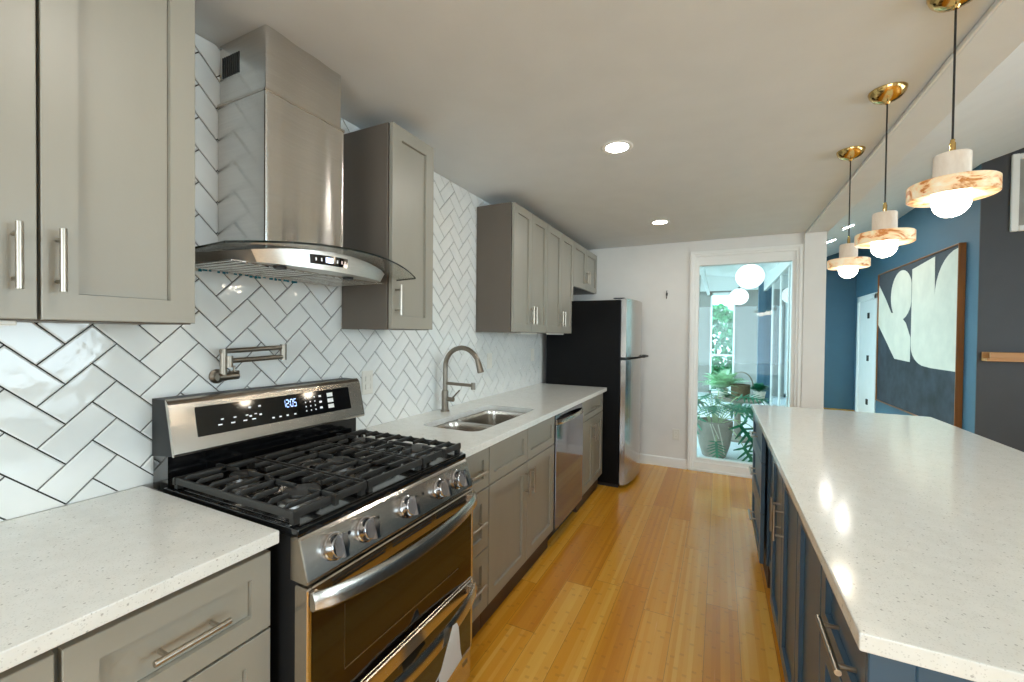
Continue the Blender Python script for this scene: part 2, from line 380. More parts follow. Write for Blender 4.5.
fr.box(OX0 + 0.05, OX1 - 0.05, YB - 0.004, YB + 0.1, 0.02, GZ0 - 0.035, 0.003).box(OX0 + 0.06, OX1 - 0.06, YB + 0.008, YB + 0.1, GZ0 - 0.04, GZ0, 0.003)
fr.build('window_frame', 'trim', w1)
MB().box(GX0 - 0.02, GX1 + 0.02, YB + 0.045, YB + 0.051, GZ0 - 0.02, GZ1 + 0.03).build('pane', 'glass', w1, smooth=0)
struct('baseboard_back', MB().prism([(0.0, YB, 0.0), (0.0, YB - 0.016, 0.0), (0.0, YB - 0.016, 0.085), (0.0, YB - 0.006, 0.10), (0.0, YB, 0.10)], (1.288, 0, 0)), 'trim')
struct('wall_right', MB().box(XR, XR + 0.15, YD + 0.012, YF, 0, 3.4), 'blue', smooth=0)
struct('wall_dark', MB().box(XR + 0.0005, XE, YD, YD + 0.011, 0, 4.3).box(XR + 0.16, XE, YD + 0.011, YD + 0.15, 0, 4.3), ['char'], smooth=0)
struct('wall_far', MB().box(2.3, XR + 0.15, YF, YF + 0.15, 0, 3.4), 'blue', smooth=0)
# unseen sides of the living area, with their window openings
struct('wall_rear', MB().box(-0.2, 0.8, Y0 - 0.15, Y0, 0, 4.3).box(3.0, XE, Y0 - 0.15, Y0, 0, 4.3).box(0.8, 3.0, Y0 - 0.15, Y0, 0, 0.6).box(0.8, 3.0, Y0 - 0.15, Y0, 2.2, 4.3), 'wall', smooth=0)
struct('wall_side', MB().box(XE, XE + 0.15, Y0, -2.0, 0, 4.4).box(XE, XE + 0.15, -0.4, 0.4, 0, 4.4).box(XE, XE + 0.15, 2.8, YD, 0, 4.4)
       .box(XE, XE + 0.15, -2.0, 2.8, 0, 0.7).box(XE, XE + 0.15, -2.0, 2.8, 2.4, 4.4), 'wall', smooth=0)
# white door on the blue wall
d1 = struct('door_1', MB().box(XR - 0.02, XR, 9.01, 9.115, 0, 2.15, 0.004).box(XR - 0.02, XR, 10.00, 10.105, 0, 2.15, 0.004).box(XR - 0.02, XR, 9.01, 10.105, 2.06, 2.165, 0.004), 'trim')
MB().box(XR - 0.004, XR + 0.02, 9.115, 10.00, 0.01, 2.06, 0.002).build('door_panel', 'trim', d1)
for z in (1.79, 1.04, 0.27): MB().box(XR - 0.022, XR - 0.003, 9.41, 9.48, z - 0.05, z + 0.05, 0.003).build('hinge', 'blackmatte', d1)

# herringbone tile over the left wall: one mesh, the pattern stays inside it
def backsplash():
    mb = MB(); W = 0.0762; g = 0.0018; YL, YR_, ZB, ZT = -0.55, 3.805, 0.914, CEIL - 0.004
    oy, oz = 0.486, 1.238; c = math.sqrt(0.5)
    mb.box(0.0, 0.0025, YL, YR_, ZB, ZT, mi=1)
    rr = random.Random(3)
    def clip(P):
        for ax, lim, sg in ((0, YL, 1), (0, YR_, -1), (1, ZB, 1), (1, ZT, -1)):
            Q = []
            for i in range(len(P)):
                a, b = P[i], P[(i + 1) % len(P)]; da, db = sg * (a[ax] - lim), sg * (b[ax] - lim)
                if da >= 0: Q.append(a)
                if (da >= 0) != (db >= 0):
                    t = da / (da - db); Q.append((a[0] + t * (b[0] - a[0]), a[1] + t * (b[1] - a[1])))
            P = Q
            if len(P) < 3: return []
        return P
    for i in range(-60, 80):
        for j in range(-60, 60):
            k = (i - j) % 4
            if k == 0: r = (i, i + 2, j, j + 1)
            elif k == 3: r = (i, i + 1, j, j + 2)
            else: continue
            def tow(u, v): return (oy + (u - v) * c, oz + (u + v) * c)
            def rect(ins): return [tow(*p) for p in ((r[0] * W + ins, r[2] * W + ins), (r[1] * W - ins, r[2] * W + ins), (r[1] * W - ins, r[3] * W - ins), (r[0] * W + ins, r[3] * W - ins))]
            if tow((r[0] + 1) * W, (r[2] + .5) * W)[0] < YL - .2 or tow((r[0] + 1) * W, (r[2] + .5) * W)[0] > YR_ + .2: continue
            A = clip(rect(g)); B = clip(rect(g + 0.0035))
            if len(A) < 3: continue
            cy = sum(p[0] for p in A) / len(A); cz = sum(p[1] for p in A) / len(A); ty, tz = rr.uniform(-.005, .005), rr.uniform(-.005, .005)
            hx = lambda p, b: b + (p[0] - cy) * ty + (p[1] - cz) * tz
            if len(A) == len(B) == 4 and all(abs(A[q][0] - rect(g)[q][0]) < 1e-6 for q in range(4)):
                lo = [mb.bm.verts.new((0.002, *p)) for p in A]; mid = [mb.bm.verts.new((hx(p, 0.0062), *p)) for p in A]; hi = [mb.bm.verts.new((hx(p, 0.0082), *p)) for p in B]
                for a, b in ((lo, mid), (mid, hi)):
                    for q in range(4): mb.bm.faces.new([a[q], a[(q + 1) % 4], b[(q + 1) % 4], b[q]])
                mb.bm.faces.new(hi)
            else:
                try: mb.prism([(0.002, *p) for p in A], (0.006, 0, 0))
                except ValueError: pass
    return mb
bs = backsplash().build('tile_backsplash', ['tile', 'grout'], wl, smooth=20)
bs['label'] = 'glossy white herringbone tile with dark grout'

# ------------------------------------------------------------------ kitchen cabinets, left wall
def upper(y0, y1, z0, z1, doors, label):
    t = thing('wall_cabinet', (0.012, (y0 + y1) / 2, z0), label, 'cabinet', 'greige wall cabinets')
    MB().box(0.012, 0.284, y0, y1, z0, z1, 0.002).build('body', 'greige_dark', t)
    n = len(doors)
    for k, hy in enumerate(doors):
        a = y0 + (y1 - y0) * k / n + 0.002; b = y0 + (y1 - y0) * (k + 1) / n - 0.002
        dd = MB().shaker(a, b, z0 + 0.002, z1 - 0.002, 0.310).build('door', 'greige', t, smooth=20)
        hz = z0 + 0.062; L = 0.132
        MB().pull((0.310, hy, hz), (0.310, hy, hz + L), (1, 0, 0)).build('handle', 'handle', dd)
    return t
UZ0, UZ1 = 1.402, 2.294
upper(0.060, 0.647, UZ0, UZ1, [0.318, 0.380], 'greige shaker wall cabinet left of the range hood, nearest in the photo')
upper(1.400, 1.694, UZ0, UZ1, [1.425], 'narrow single-door greige wall cabinet just right of the range hood')
upper(2.594, 3.214, UZ0, UZ1, [2.875, 2.932], 'tall greige double-door wall cabinet with brown side, right behind the faucet')
upper(3.2165, 3.900, UZ0, UZ1, [3.525, 3.590], 'tall greige double-door wall cabinet next to the short cabinet above the refrigerator')
upper(3.903, 4.745, 1.858, UZ1, [4.290, 4.358], 'short greige double-door wall cabinet mounted above the black refrigerator')

BZ0, BZ1 = 0.120, 0.881
XF = 0.630
def base(y0, y1, label, fronts, xf=XF, sg=1, xb=0.012, paint='greige', side='greige', group='greige base cabinets', name='base_cabinet', ztop=BZ1):
    """fronts: (kind, ya, yb, za, zb, handle) ; handle None, ('h', yc, z) or ('v', y, z0, z1)"""
    t = thing(name, ((xf + xb) / 2, (y0 + y1) / 2, 0.0), label, 'cabinet', group)
    xi = xf - sg * 0.032
    bd = MB().box(xb, xi, y0, y1, BZ0, ztop, 0.001)
    if ztop < BZ1:                       # open top for the sink: side walls and a front rail only
        bd.box(xb, xi, y0, y0 + 0.018, ztop, BZ1).box(xb, xi, y1 - 0.018, y1, ztop, BZ1).box(xi - 0.018, xi, y0 + 0.018, y1 - 0.018, ztop, BZ1)
    bd.build('body', side, t)
    MB().box(xb, xi - sg * 0.008, y0, y1, 0.0, BZ0).build('toe_kick', 'toe', t)
    for kind, ya, yb, za, zb, h in fronts:
        dd = MB().shaker(ya, yb, za, zb, xf, sg, stile=0.057 if zb - za > 0.2 else 0.045).build(kind, paint, t, smooth=20)
        if h is None: continue
        if h[0] == 'h':
            MB().pull((xf, h[1] - h[3] / 2, h[2]), (xf, h[1] + h[3] / 2, h[2]), (sg, 0, 0)).build('handle', 'handle', dd)
        else:
            MB().pull((xf, h[1], h[2]), (xf, h[1], h[3]), (sg, 0, 0)).build('handle', 'handle', dd)
    return t
def drawer3(y0, y1, hl, xs=()):
    yc = (y0 + y1) / 2; a, b = y0 + 0.002, y1 - 0.002
    return [('drawer', a, b, 0.685, 0.865, ('h', yc, 0.775, hl)), ('drawer', a, b, 0.405, 0.681, ('h', yc, 0.545, hl)), ('drawer', a, b, 0.124, 0.401, ('h', yc, 0.265, hl))]
base(0.285, 0.645, 'greige three-drawer base cabinet left of the stove', drawer3(0.285, 0.645, 0.135))
base(-0.33, 0.282, 'greige base cabinet at the bottom left corner of the photo', [('drawer', -0.328, 0.28, 0.685, 0.865, ('h', -0.03, 0.775, 0.135)), ('door', -0.328, -0.026, 0.124, 0.681, ('v', -0.06, 0.5, 0.63)), ('door', -0.022, 0.28, 0.124, 0.681, ('v', 0.01, 0.5, 0.63))])
base(1.426, 1.701, 'narrow greige three-drawer base cabinet between stove and sink cabinet', drawer3(1.426, 1.701, 0.135))
ym = 2.137
base(1.704, 2.564, 'greige sink base cabinet with two false drawer fronts over two doors',
     [('drawer_front', 1.706, ym - 0.002, 0.685, 0.865, None), ('drawer_front', ym + 0.002, 2.562, 0.685, 0.865, None),
      ('door', 1.706, ym - 0.002, 0.124, 0.681, ('v', ym - 0.032, 0.505, 0.645)), ('door', ym + 0.002, 2.562, 0.124, 0.681, ('v', ym + 0.032, 0.505, 0.645))], ztop=0.66)
ym = 3.497
base(3.176, 3.819, 'greige base cabinet between the dishwasher and the black refrigerator',
     [('drawer', 3.178, 3.817, 0.705, 0.865, ('h', ym, 0.785, 0.135)), ('door', 3.178, ym - 0.002, 0.124, 0.701, ('v', ym - 0.032, 0.505, 0.645)), ('door', ym + 0.002, 3.817, 0.124, 0.701, ('v', ym + 0.032, 0.505, 0.645))])

# counters
ZT, ZU = 0.914, 0.883
tag(MB().box(0.010, 0.648, -0.34, 0.652, ZU, ZT, 0.003, seg=2).build('countertop', 'quartz', loc=(0.33, 0.15, ZU)), 'speckled white quartz countertop left of the stove, nearest the camera', 'countertop', 'quartz countertops')
SY0, SY1, SX0, SX1 = 1.735, 2.475, 0.195, 0.540
def rrect(x0, x1, y0, y1, r, n=6):
    P = []
    for cx, cy, a0 in ((x1 - r, y1 - r, 0), (x0 + r, y1 - r, 90), (x0 + r, y0 + r, 180), (x1 - r, y0 + r, 270)):
        for k in range(n + 1):
            a = math.radians(a0 + 90 * k / n); P.append((cx + r * math.cos(a), cy + r * math.sin(a)))
    return P
def plate_with_hole(x0, x1, y0, y1, z0, z1, hole):
    mb = MB(); bm = mb.bm
    # fan the outer rectangle to the hole loop on both faces
    out = []
    n = len(hole); hx = sum(p[0] for p in hole) / n; hy = sum(p[1] for p in hole) / n
    for z in (z0, z1):
        o = [bm.verts.new((x, y, z)) for x, y in ((x1, y1), (x0, y1), (x0, y0), (x1, y0))]
        h = [bm.verts.new((x, y, z)) for x, y in hole]; q = n // 4
        for s_ in range(4):
            seg = h[s_ * q:(s_ + 1) * q]
            for a, b in zip(seg, seg[1:]): bm.faces.new([o[s_], b, a])
            bm.faces.new([o[s_], o[(s_ + 1) % 4], h[((s_ + 1) * q) % n], seg[-1]])
        out.append((o, h))
    (o0, h0), (o1, h1) = out
    for k in range(4): bm.faces.new([o0[k], o0[(k + 1) % 4], o1[(k + 1) % 4], o1[k]])
    for k in range(n): bm.faces.new([h0[k], h1[k], h1[(k + 1) % n], h0[(k + 1) % n]])
    return mb
tag(plate_with_hole(0.010, 0.662, 1.4245, 3.828, ZU, ZT, rrect(SX0, SX1, SY0, SY1, 0.06)).build('countertop', 'quartz', loc=(0.33, 2.6, ZU), smooth=30),
    'long white quartz countertop holding the sink, between stove and refrigerator', 'countertop', 'quartz countertops')

# double bowl undermount sink
sk = thing('kitchen_sink', (0.37, 2.12, 0.70), 'stainless double-bowl undermount sink set into the long countertop', 'sink')
def bowl(y0, y1, depth):
    mb = MB(); n = None; L = []
    for ins, z in ((-0.006, ZU - 0.0005), (0.004, ZU - 0.002), (0.010, ZU - 0.03), (0.018, ZU - depth + 0.03), (0.05, ZU - depth)):
        L.append([mb.bm.verts.new((x, y, z)) for x, y in rrect(SX0 + ins, SX1 - ins, y0 + ins, y1 - ins, 0.055)])
    n = len(L[0])
    for a, b in zip(L, L[1:]):
        for k in range(n): mb.bm.faces.new([a[k], a[(k + 1) % n], b[(k + 1) % n], b[k]])
    mb.bm.faces.new(L[-1]); return mb
for a, b, dp in ((SY0, 2.035, 0.17), (2.055, SY1, 0.20)):
    bo = bowl(a, b, dp).build('bowl', 'steel_y', sk)
    MB().lathe(((SX0 + SX1) / 2, (a + b) / 2, ZU - dp + 0.001), [(0.042, 0), (0.042, 0.003), (0.034, 0.004), (0.02, 0.0015)], 24).build('drain', 'chrome', bo)
MB().box(SX0 + 0.0, SX1 - 0.0, 2.037, 2.053, ZU - 0.06, ZU - 0.006, 0.004).build('divider', 'steel_y', sk)

# faucet
fc = thing('kitchen_faucet', (0.078, 2.13, ZT), 'brushed nickel gooseneck faucet standing behind the sink', 'faucet')
FY = 2.13; fx = 0.078
MB().lathe((fx, FY, ZT), [(0.027, 0), (0.027, 0.006), (0.021, 0.010), (0.021, 0.120), (0.0185, 0.126), (0.0135, 0.13)], 24).build('base', 'nickel', fc)
arc = [(fx, FY, ZT + 0.12), (fx, FY, ZT + 0.26)] + [(fx + 0.118 - 0.118 * math.cos(PI * k / 16), FY, 1.185 + 0.118 * math.sin(PI * k / 16)) for k in range(1, 14)]
tip = Vector(arc[-1]); dirv = (Vector(arc[-1]) - Vector(arc[-2])).normalized(); arc.append(tuple(tip + dirv * 0.02))
MB().tube(arc, 0.0145, 14).build('spout', 'nickel', fc)
e0 = Vector(arc[-1]); dn = Vector((0.30, 0, -1)).normalized()
MB().tube([e0 - dirv * .005, e0 + dn * 0.03, e0 + dn * 0.075, e0 + dn * 0.078], [0.015, 0.017, 0.020, 0.016], 16).build('spray_head', 'nickel', fc)
MB().tube([(fx, FY, ZT + 0.172), (fx + 0.205, FY, ZT + 0.168)], 0.0095, 14).tube([(fx + 0.2, FY, ZT + 0.185), (fx + 0.2, FY, ZT + 0.145)], 0.013, 14).build('docking_arm', 'nickel', fc)
lv = MB().tube([(fx, FY, ZT + 0.075), (fx + 0.062, FY, ZT + 0.075)], 0.0135, 16).build('valve', 'nickel', fc)
MB().tube([(fx + 0.05, FY, ZT + 0.08), (fx + 0.105, FY, ZT + 0.135)], [0.006, 0.004], 10).build('lever', 'nickel', lv)

# ------------------------------------------------------------------ gas range
RY0, RY1 = 0.670, 1.405
rg = thing('gas_range', (0.36, 1.0375, 0.0), 'stainless steel double-oven gas range with cast iron grates', 'stove')
MB().box(0.03, 0.680, RY0 + 0.002, RY1 - 0.002, 0.03, 0.895, 0.003).build('body', 'blackmatte', rg)
MB().box(0.06, 0.64, RY0 + 0.03, RY1 - 0.03, 0.0, 0.03).build('base', 'blackmatte', rg)
ct = MB().box(0.09, 0.690, RY0 - 0.002, RY1 + 0.002, 0.896, 0.916, 0.005, seg=2)
ct.box(0.10, 0.678, RY0 + 0.012, RY1 - 0.012, 0.9165, 0.9185, 0.001); ct.build('cooktop', 'blackenamel', rg)
# backguard
bg_ = MB().prism([(0.022, RY0 + .004, 0.90), (0.105, RY0 + .004, 0.90), (0.105, RY0 + .004, 1.008), (0.138, RY0 + .004, 1.014), (0.100, RY0 + .004, 1.172), (0.022, RY0 + .004, 1.172)], (0, RY1 - RY0 - .008, 0)).build('backguard', 'blackenamel', rg)
def bpnt(s, off=0.0):          # along the sloped fascia, s 0 bottom .. 1 top
    a, b = Vector((0.143, 0, 1.012)), Vector((0.106, 0, 1.174)); n = Vector((0.162, 0, 0.037)).normalized()
    return a + (b - a) * s + n * off
P = [bpnt(0, -0.004), bpnt(0, 0.004), bpnt(0.04, 0.007), bpnt(0.93, 0.007), bpnt(1.0, 0.0), Vector((0.085, 0, 1.180)), Vector((0.024, 0, 1.180)), Vector((0.024, 0, 1.172))]
P = [bpnt(0, -0.006), bpnt(0, 0.004), bpnt(0.04, 0.007), bpnt(0.93, 0.007), bpnt(1.0, 0.002), Vector((0.098, 0, 1.180)), Vector((0.096, 0, 1.174))]
MB().prism([(p.x, RY0, p.z) for p in P], (0, RY1 - RY0 + 0.006, 0), bev=0.0012).build('fascia', 'steel_y', bg_)
MB().prism([(0.022, RY0 + .001, 1.0), (0.138, RY0 + .001, 1.014), (0.099, RY0 + .001, 1.177), (0.022, RY0 + .001, 1.177)], (0, RY1 - RY0 + .002, 0)).build('end_cap', 'blackmatte', bg_)
def onp(y, s, off): q = bpnt(s, off); return (q.x, y, q.z)
dpanel = MB()
def slab(mb, ya, yb, sa, sb, o0, o1, mi=0):
    n = bpnt(0, 1) - bpnt(0, 0)
    mb.prism([onp(ya, sa, o0), onp(yb, sa, o0), onp(yb, sb, o0), onp(ya, sb, o0)], n * (o1 - o0), mi)
slab(dpanel, 0.738, 1.340, 0.27, 0.83, 0.0065, 0.0085); dpo = dpanel.build('display_panel', 'blackgloss', bg_)
def dash(mb, y, s, w, h): slab(mb, y - w / 2, y + w / 2, s - h / 2, s + h / 2, 0.0085, 0.0088)
def key(y, s_, w, h, name='key_marking', mt='mark'):
    k_ = MB(); dash(k_, y, s_, w, h); k_.build(name, mt, dpo, smooth=0)
for y in (0.805, 0.845, 0.885, 0.915):
    key(y, 0.43, 0.013, 0.025); key(y + 0.008, 0.53, 0.009, 0.022)
for y in (0.905, 0.940): key(y, 0.68, 0.010, 0.035); key(y, 0.50, 0.009, 0.035)
for y in (0.985, 1.012, 1.040, 1.072): key(y, 0.38, 0.009, 0.03)
for y in (1.122, 1.143, 1.164):
    for s_ in (0.40, 0.50, 0.60, 0.70): key(y, s_, 0.0045, 0.03)
for s_ in (0.42, 0.56, 0.70): key(1.190, s_, 0.012, 0.045)
for s_ in (0.42, 0.56, 0.70): key(1.238, s_, 0.028, 0.095, 'start_key', 'white')
# clock digits, seven segment style
ck = MB(); SEG = {'1': 'bc', '2': 'abged', '0': 'abcdef', '5': 'afgcd'}
def digit(y, ch):
    w, h, tk = 0.009, 0.16, 0.0018; s0 = 0.56
    for q in SEG[ch]:
        yy, ss = {'a': (0.5, 1), 'd': (0.5, 0), 'g': (0.5, 0.5), 'f': (0, 0.75), 'b': (1, 0.75), 'e': (0, 0.25), 'c': (1, 0.25)}[q]
        if q in 'adg': dash(ck, y + yy * w, s0 + ss * h, w, 0.018)
        else: dash(ck, y + yy * w, s0 + ss * h, tk, h * 0.42)
for y, ch in ((1.028, '1'), (1.042, '2'), (1.059, '0'), (1.073, '5')): digit(y, ch)
dash(ck, 1.0555, 0.60, 0.002, 0.025); dash(ck, 1.0555, 0.68, 0.002, 0.025)
ck.build('clock_digits', 'clock', dpo, smooth=0)
# burners
for bx, by, br in ((0.545, 0.790, 0.048), (0.265, 0.800, 0.036), (0.405, 1.037, 0.040), (0.545, 1.285, 0.052), (0.265, 1.275, 0.034)):
    bu = MB().lathe((bx, by, 0.9185), [(br * 1.25, 0), (br * 1.2, 0.008), (br * 1.02, 0.010), (br * 1.02, 0.022), (br * 0.9, 0.023)], 28).build('burner', 'alu', rg)
    MB().lathe((bx, by, 0.9416), [(br, 0), (br * 1.02, 0.003), (br * 0.97, 0.008), (br * 0.6, 0.010), (0.002, 0.010)], 28).build('burner_cap', 'iron', bu)
# grates
def fin(mb, p0, p1, w=0.0085, h=0.013, drop=0.0):
    """cast bar with a chamfered top between two points at its top centre line"""
    p0, p1 = Vector(p0), Vector(p1); d = (p1 - p0).normalized(); n = Vector((-d.y, d.x, 0)) * (w / 2); k = n * 0.55
    A = [p0 - n + Vector((0, 0, -h)), p0 + n + Vector((0, 0, -h)), p0 + n + Vector((0, 0, -h * .3)), p0 + k, p0 - k, p0 - n + Vector((0, 0, -h * .3))]
    mb.prism(A, p1 - p0)
def grate(y0, y1, centers):
    mb = MB(); x0, x1 = 0.135, 0.668; zt = 0.960; zr = 0.951
    for y in (y0 + 0.007, y1 - 0.007): fin(mb, (x0, y, zr), (x1, y, zr), 0.010, 0.018)
    for x in (x0 + 0.006, x1 - 0.006): fin(mb, (x, y0, zr + (0.0 if x < 0.3 else 0.004)), (x, y1, zr + (0.0 if x < 0.3 else 0.004)), 0.011, 0.020)
    for x in (x0 + 0.01, x1 - 0.01):
        for y in (y0 + 0.012, y1 - 0.012): mb.box(x - 0.008, x + 0.008, y - 0.008, y + 0.008, 0.9186, 0.945)
    for i in range(8):
        x = x0 + 0.045 + i * (x1 - x0 - 0.09) / 7; yc = (y0 + y1) / 2
        near = [c for c in centers if abs(c[0] - x) < 0.062]
        def bar(a, b):                       # raised bar, its ends sloping down to the rail
            s_ = 0.014 * (1 if b > a else -1)
            if abs(b - a) < 0.04: return
            fin(mb, (x, a, zr), (x, a + s_, zt)); fin(mb, (x, a + s_ * .95, zt), (x, b, zt))
        if near:
            cy = near[0][1]; gp = 0.030 + max(0, 0.028 - abs(near[0][0] - x) * .4)
            bar(y0 + 0.005, cy - gp); bar(y1 - 0.005, cy + gp)
        else:
            bar(y0 + 0.005, yc + 0.01); bar(y1 - 0.005, yc - 0.01)
    for cx, cy in centers:
        for s_ in (-1, 1):
            fin(mb, (cx + s_ * 0.13, cy, zt), (cx + s_ * 0.028, cy, zt)); mb.box(cx + s_ * 0.13 - 0.006, cx + s_ * 0.13 + 0.006, cy - 0.006, cy + 0.006, 0.93, zt - 0.002)
    return mb
for y0, y1, cs in ((0.672, 0.908, [(0.545, 0.790), (0.265, 0.80)]), (0.913, 1.162, [(0.405, 1.037)]), (1.167, 1.403, [(0.545, 1.285), (0.265, 1.275)])):
    grate(y0, y1, cs).build('grate', 'iron', rg)
# sloped knob panel
KP = [(0.66, 0.893), (0.686, 0.896), (0.694, 0.890), (0.722, 0.796), (0.720, 0.788), (0.66, 0.788)]
kpn = MB().prism([(x, RY0, z) for x, z in KP], (0, RY1 - RY0, 0), bev=0.002).build('control_panel', 'steel_y', rg)
kn = Vector((0.094, 0, 0.028)).normalized(); ku = Vector((-0.028, 0, 0.094)).normalized(); kc = Vector((0.708, 0, 0.843))
def knob(y, twist):
    mb = MB(); c = Vector((kc.x, y, kc.z)); rot = Matrix((ku, Vector((0, 1, 0)), kn)).transposed()
    def ring(r, h, n=28): return [mb.bm.verts.new(c + rot @ Vector((r * math.cos(2 * PI * k / n), r * math.sin(2 * PI * k / n), h))) for k in range(n)]
    L = [ring(0.034, 0.0), ring(0.034, 0.006), ring(0.031, 0.008), ring(0.0285, 0.026), ring(0.026, 0.029)]
    for a, b in zip(L, L[1:]):
        for k in range(28): mb.bm.faces.new([a[k], a[(k + 1) % 28], b[(k + 1) % 28], b[k]])
    mb.bm.faces.new(L[-1])
    t_ = Matrix.Rotation(twist, 3, 'Z')
    def q(x, y_, h): return c + rot @ (t_ @ Vector((x, y_, h)))
    mb.prism([q(-0.028, -0.007, 0.026), q(-0.028, 0.007, 0.026), q(0.030, 0.009, 0.026), q(0.030, -0.009, 0.026)], (rot @ Vector((0, 0, 0.020))), bev=0.002)
    return mb
for y, tw in ((0.757, 0.05), (0.863, 0.0), (1.035, 0.04), (1.205, -0.03), (1.315, 0.0)):
    ko = knob(y, tw).build('knob', 'chrome', kpn)
for y in (0.81, 0.915, 1.12, 1.26):
    c = kc + kn * 0.0006 + ku * 0.012; c.y = y
    MB().prism([tuple(c + ku * 0.005 * math.cos(2 * PI * k / 10) + Vector((0, 0.005 * math.sin(2 * PI * k / 10), 0))) for k in range(10)], tuple(kn * 0.0005)).build('burner_icon', 'blackmatte', kpn)
# oven doors
def oven_door(z0, z1, hz, name):
    mb = MB(); x0, x1 = 0.682, 0.728; b = 0.015; RY0 = globals()['RY0'] - 0.006
    mb.box(x0, x1, RY0 + 0.001, RY0 + b, z0, z1, 0.003); mb.box(x0, x1, RY1 - b, RY1 - 0.001, z0, z1, 0.003)
    mb.box(x0, x1, RY0 + b, RY1 - b, z1 - 0.052, z1, 0.003); mb.box(x0, x1, RY0 + b, RY1 - b, z0, z0 + 0.008, 0.002)
    o = mb.build(name, 'steel_y', rg)
    g = MB().box(x0 + 0.004, x1 - 0.001, RY0 + b, RY1 - b, z0 + 0.008, z1 - 0.052).build('glass', 'blackgloss', o, smooth=0)
    # bowed bar handle
    N = 24; hb = MB(); rings = []
    for k in range(N + 1):
        t = -1 + 2 * k / N; y = (RY0 + RY1) / 2 + t * (RY1 - RY0) / 2 * 0.985; bow = (1 - t * t)
        xc = x1 + 0.010 + 0.050 * bow ** 0.7; zc = hz - 0.012 * bow; e = 0.019 if abs(t) < 0.98 else 0.017
        e *= 1.22; pr = [(-0.006, -e), (0.005, -e), (0.011, -e * .7), (0.010, 0.0), (0.006, e * .62), (0.001, e), (-0.006, e * .95), (-0.008, 0.0)]
        rings.append([hb.bm.verts.new((xc + px, y, zc + pz)) for px, pz in pr])
    for a, b_ in zip(rings, rings[1:]):
        for k in range(8): hb.bm.faces.new([a[k], a[(k + 1) % 8], b_[(k + 1) % 8], b_[k]])
    hb.bm.faces.new(rings[0]); hb.bm.faces.new(rings[-1])
    for y in (RY0 + 0.008, RY1 - 0.034): hb.box(x1 - 0.002, x1 + 0.012, y, y + 0.026, hz - 0.016, hz + 0.014, 0.003)
    hb.build('handle', 'steel_y', o)
    return o
od = oven_door(0.440, 0.784, 0.756, 'oven_door')
# vent slots under the knob panel and the window outline in the glass
vg = MB()
for k in range(3):
    for r in range(2): vg.box(0.7275, 0.7288, 0.735 + k * 0.215, 0.735 + k * 0.215 + 0.185, 0.757 + r * 0.011, 0.763 + r * 0.011)
vg.build('vent_slots', 'blackmatte', od, smooth=0)
wo = MB(); wy0, wy1, wz0, wz1 = 0.775, 1.300, 0.520, 0.690
wo.box(0.7270, 0.7276, wy0, wy1, wz0, wz0 + 0.0035); wo.box(0.7270, 0.7276, wy0, wy0 + 0.001, wz0, wz1)
wo.build('window_outline', 'alu', od, smooth=0)
oven_door(0.165, 0.434, 0.405, 'oven_door')
MB().box(0.684, 0.722, RY0 + 0.002, RY1 - 0.002, 0.045, 0.160, 0.004).build('lower_panel', 'steel_y', rg)
MB().box(0.7225, 0.7235, RY1 - 0.06, RY1 - 0.03, 0.12, 0.135).build('badge', 'alu', rg)
# paper tag on the lower handle
tg = MB()
def sheet(mb, pts0, pts1, th=0.0008):
    a = [Vector(p) for p in pts0]; b = [Vector(p) for p in pts1]; n = Vector((th, 0, 0))
    for k in range(len(a) - 1): mb.prism([a[k], b[k], b[k + 1], a[k + 1]], n)
tp = [(0.804, 0.0, 0.425), (0.806, 0.0, 0.405), (0.805, 0.0, 0.36), (0.802, 0.0, 0.31), (0.800, 0.0, 0.265)]
sheet(tg, [(x, 1.152 - (0, .018, .046, .072, .060)[k], z - 0.004 * k) for k, (x, dy, z) in enumerate(tp)], [(x + 0.004, 1.170 + (0, .008, .016, .026, .040)[k], z + 0.003 * k) for k, (x, dy, z) in enumerate(tp)])
sheet(tg, [(0.799, 1.104, 0.31), (0.798, 1.082, 0.296), (0.798, 1.060, 0.290)], [(0.799, 1.106, 0.322), (0.798, 1.084, 0.303), (0.798, 1.061, 0.292)])
tag(tg.build('paper_tag', 'paper', loc=(0.785, 1.18, 0.265)), 'white paper tag hanging from the lower oven door handle', 'tag')

# ------------------------------------------------------------------ range hood
hd = thing('range_hood', (0.15, 1.04, 1.595), 'stainless chimney range hood with curved glass canopy over the stove', 'range hood')
HY = 1.04
plan = [(0.010, 0.680), (0.010, 1.392), (0.352, HY + 0.272)]
for k in range(1, 12):
    t = 1 - 2 * k / 12; plan.append((0.358 + 0.060 * (1 - t * t), HY + 0.275 * t))
plan += [(0.352, HY - 0.272)]
# tapering steel canopy: front lip leans forward at the top
cb = MB(); bm = cb.bm
bot = [bm.verts.new((x if x < 0.2 else x - 0.004, HY + (y - HY) * (1.0 if x < 0.25 else 0.93), 1.600 - 0.010 * (x / 0.4))) for x, y in plan]
top = [bm.verts.new((x, y, 1.640 - 0.028 * ((y - HY) / 0.275) ** 2 * (1 if x > 0.3 else 0.4) + (0.012 if x > .3 else -0.002))) for x, y in plan]
n = len(plan)
for k in range(n): bm.faces.new([bot[k], bot[(k + 1) % n], top[(k + 1) % n], top[k]])
bm.faces.new(bot); bm.faces.new(top)
cb_o = cb.build('canopy', brushed('hood_lip_steel', (205, 200, 192), 0.36, (200, 5, 200), 0.04), hd, smooth=30)
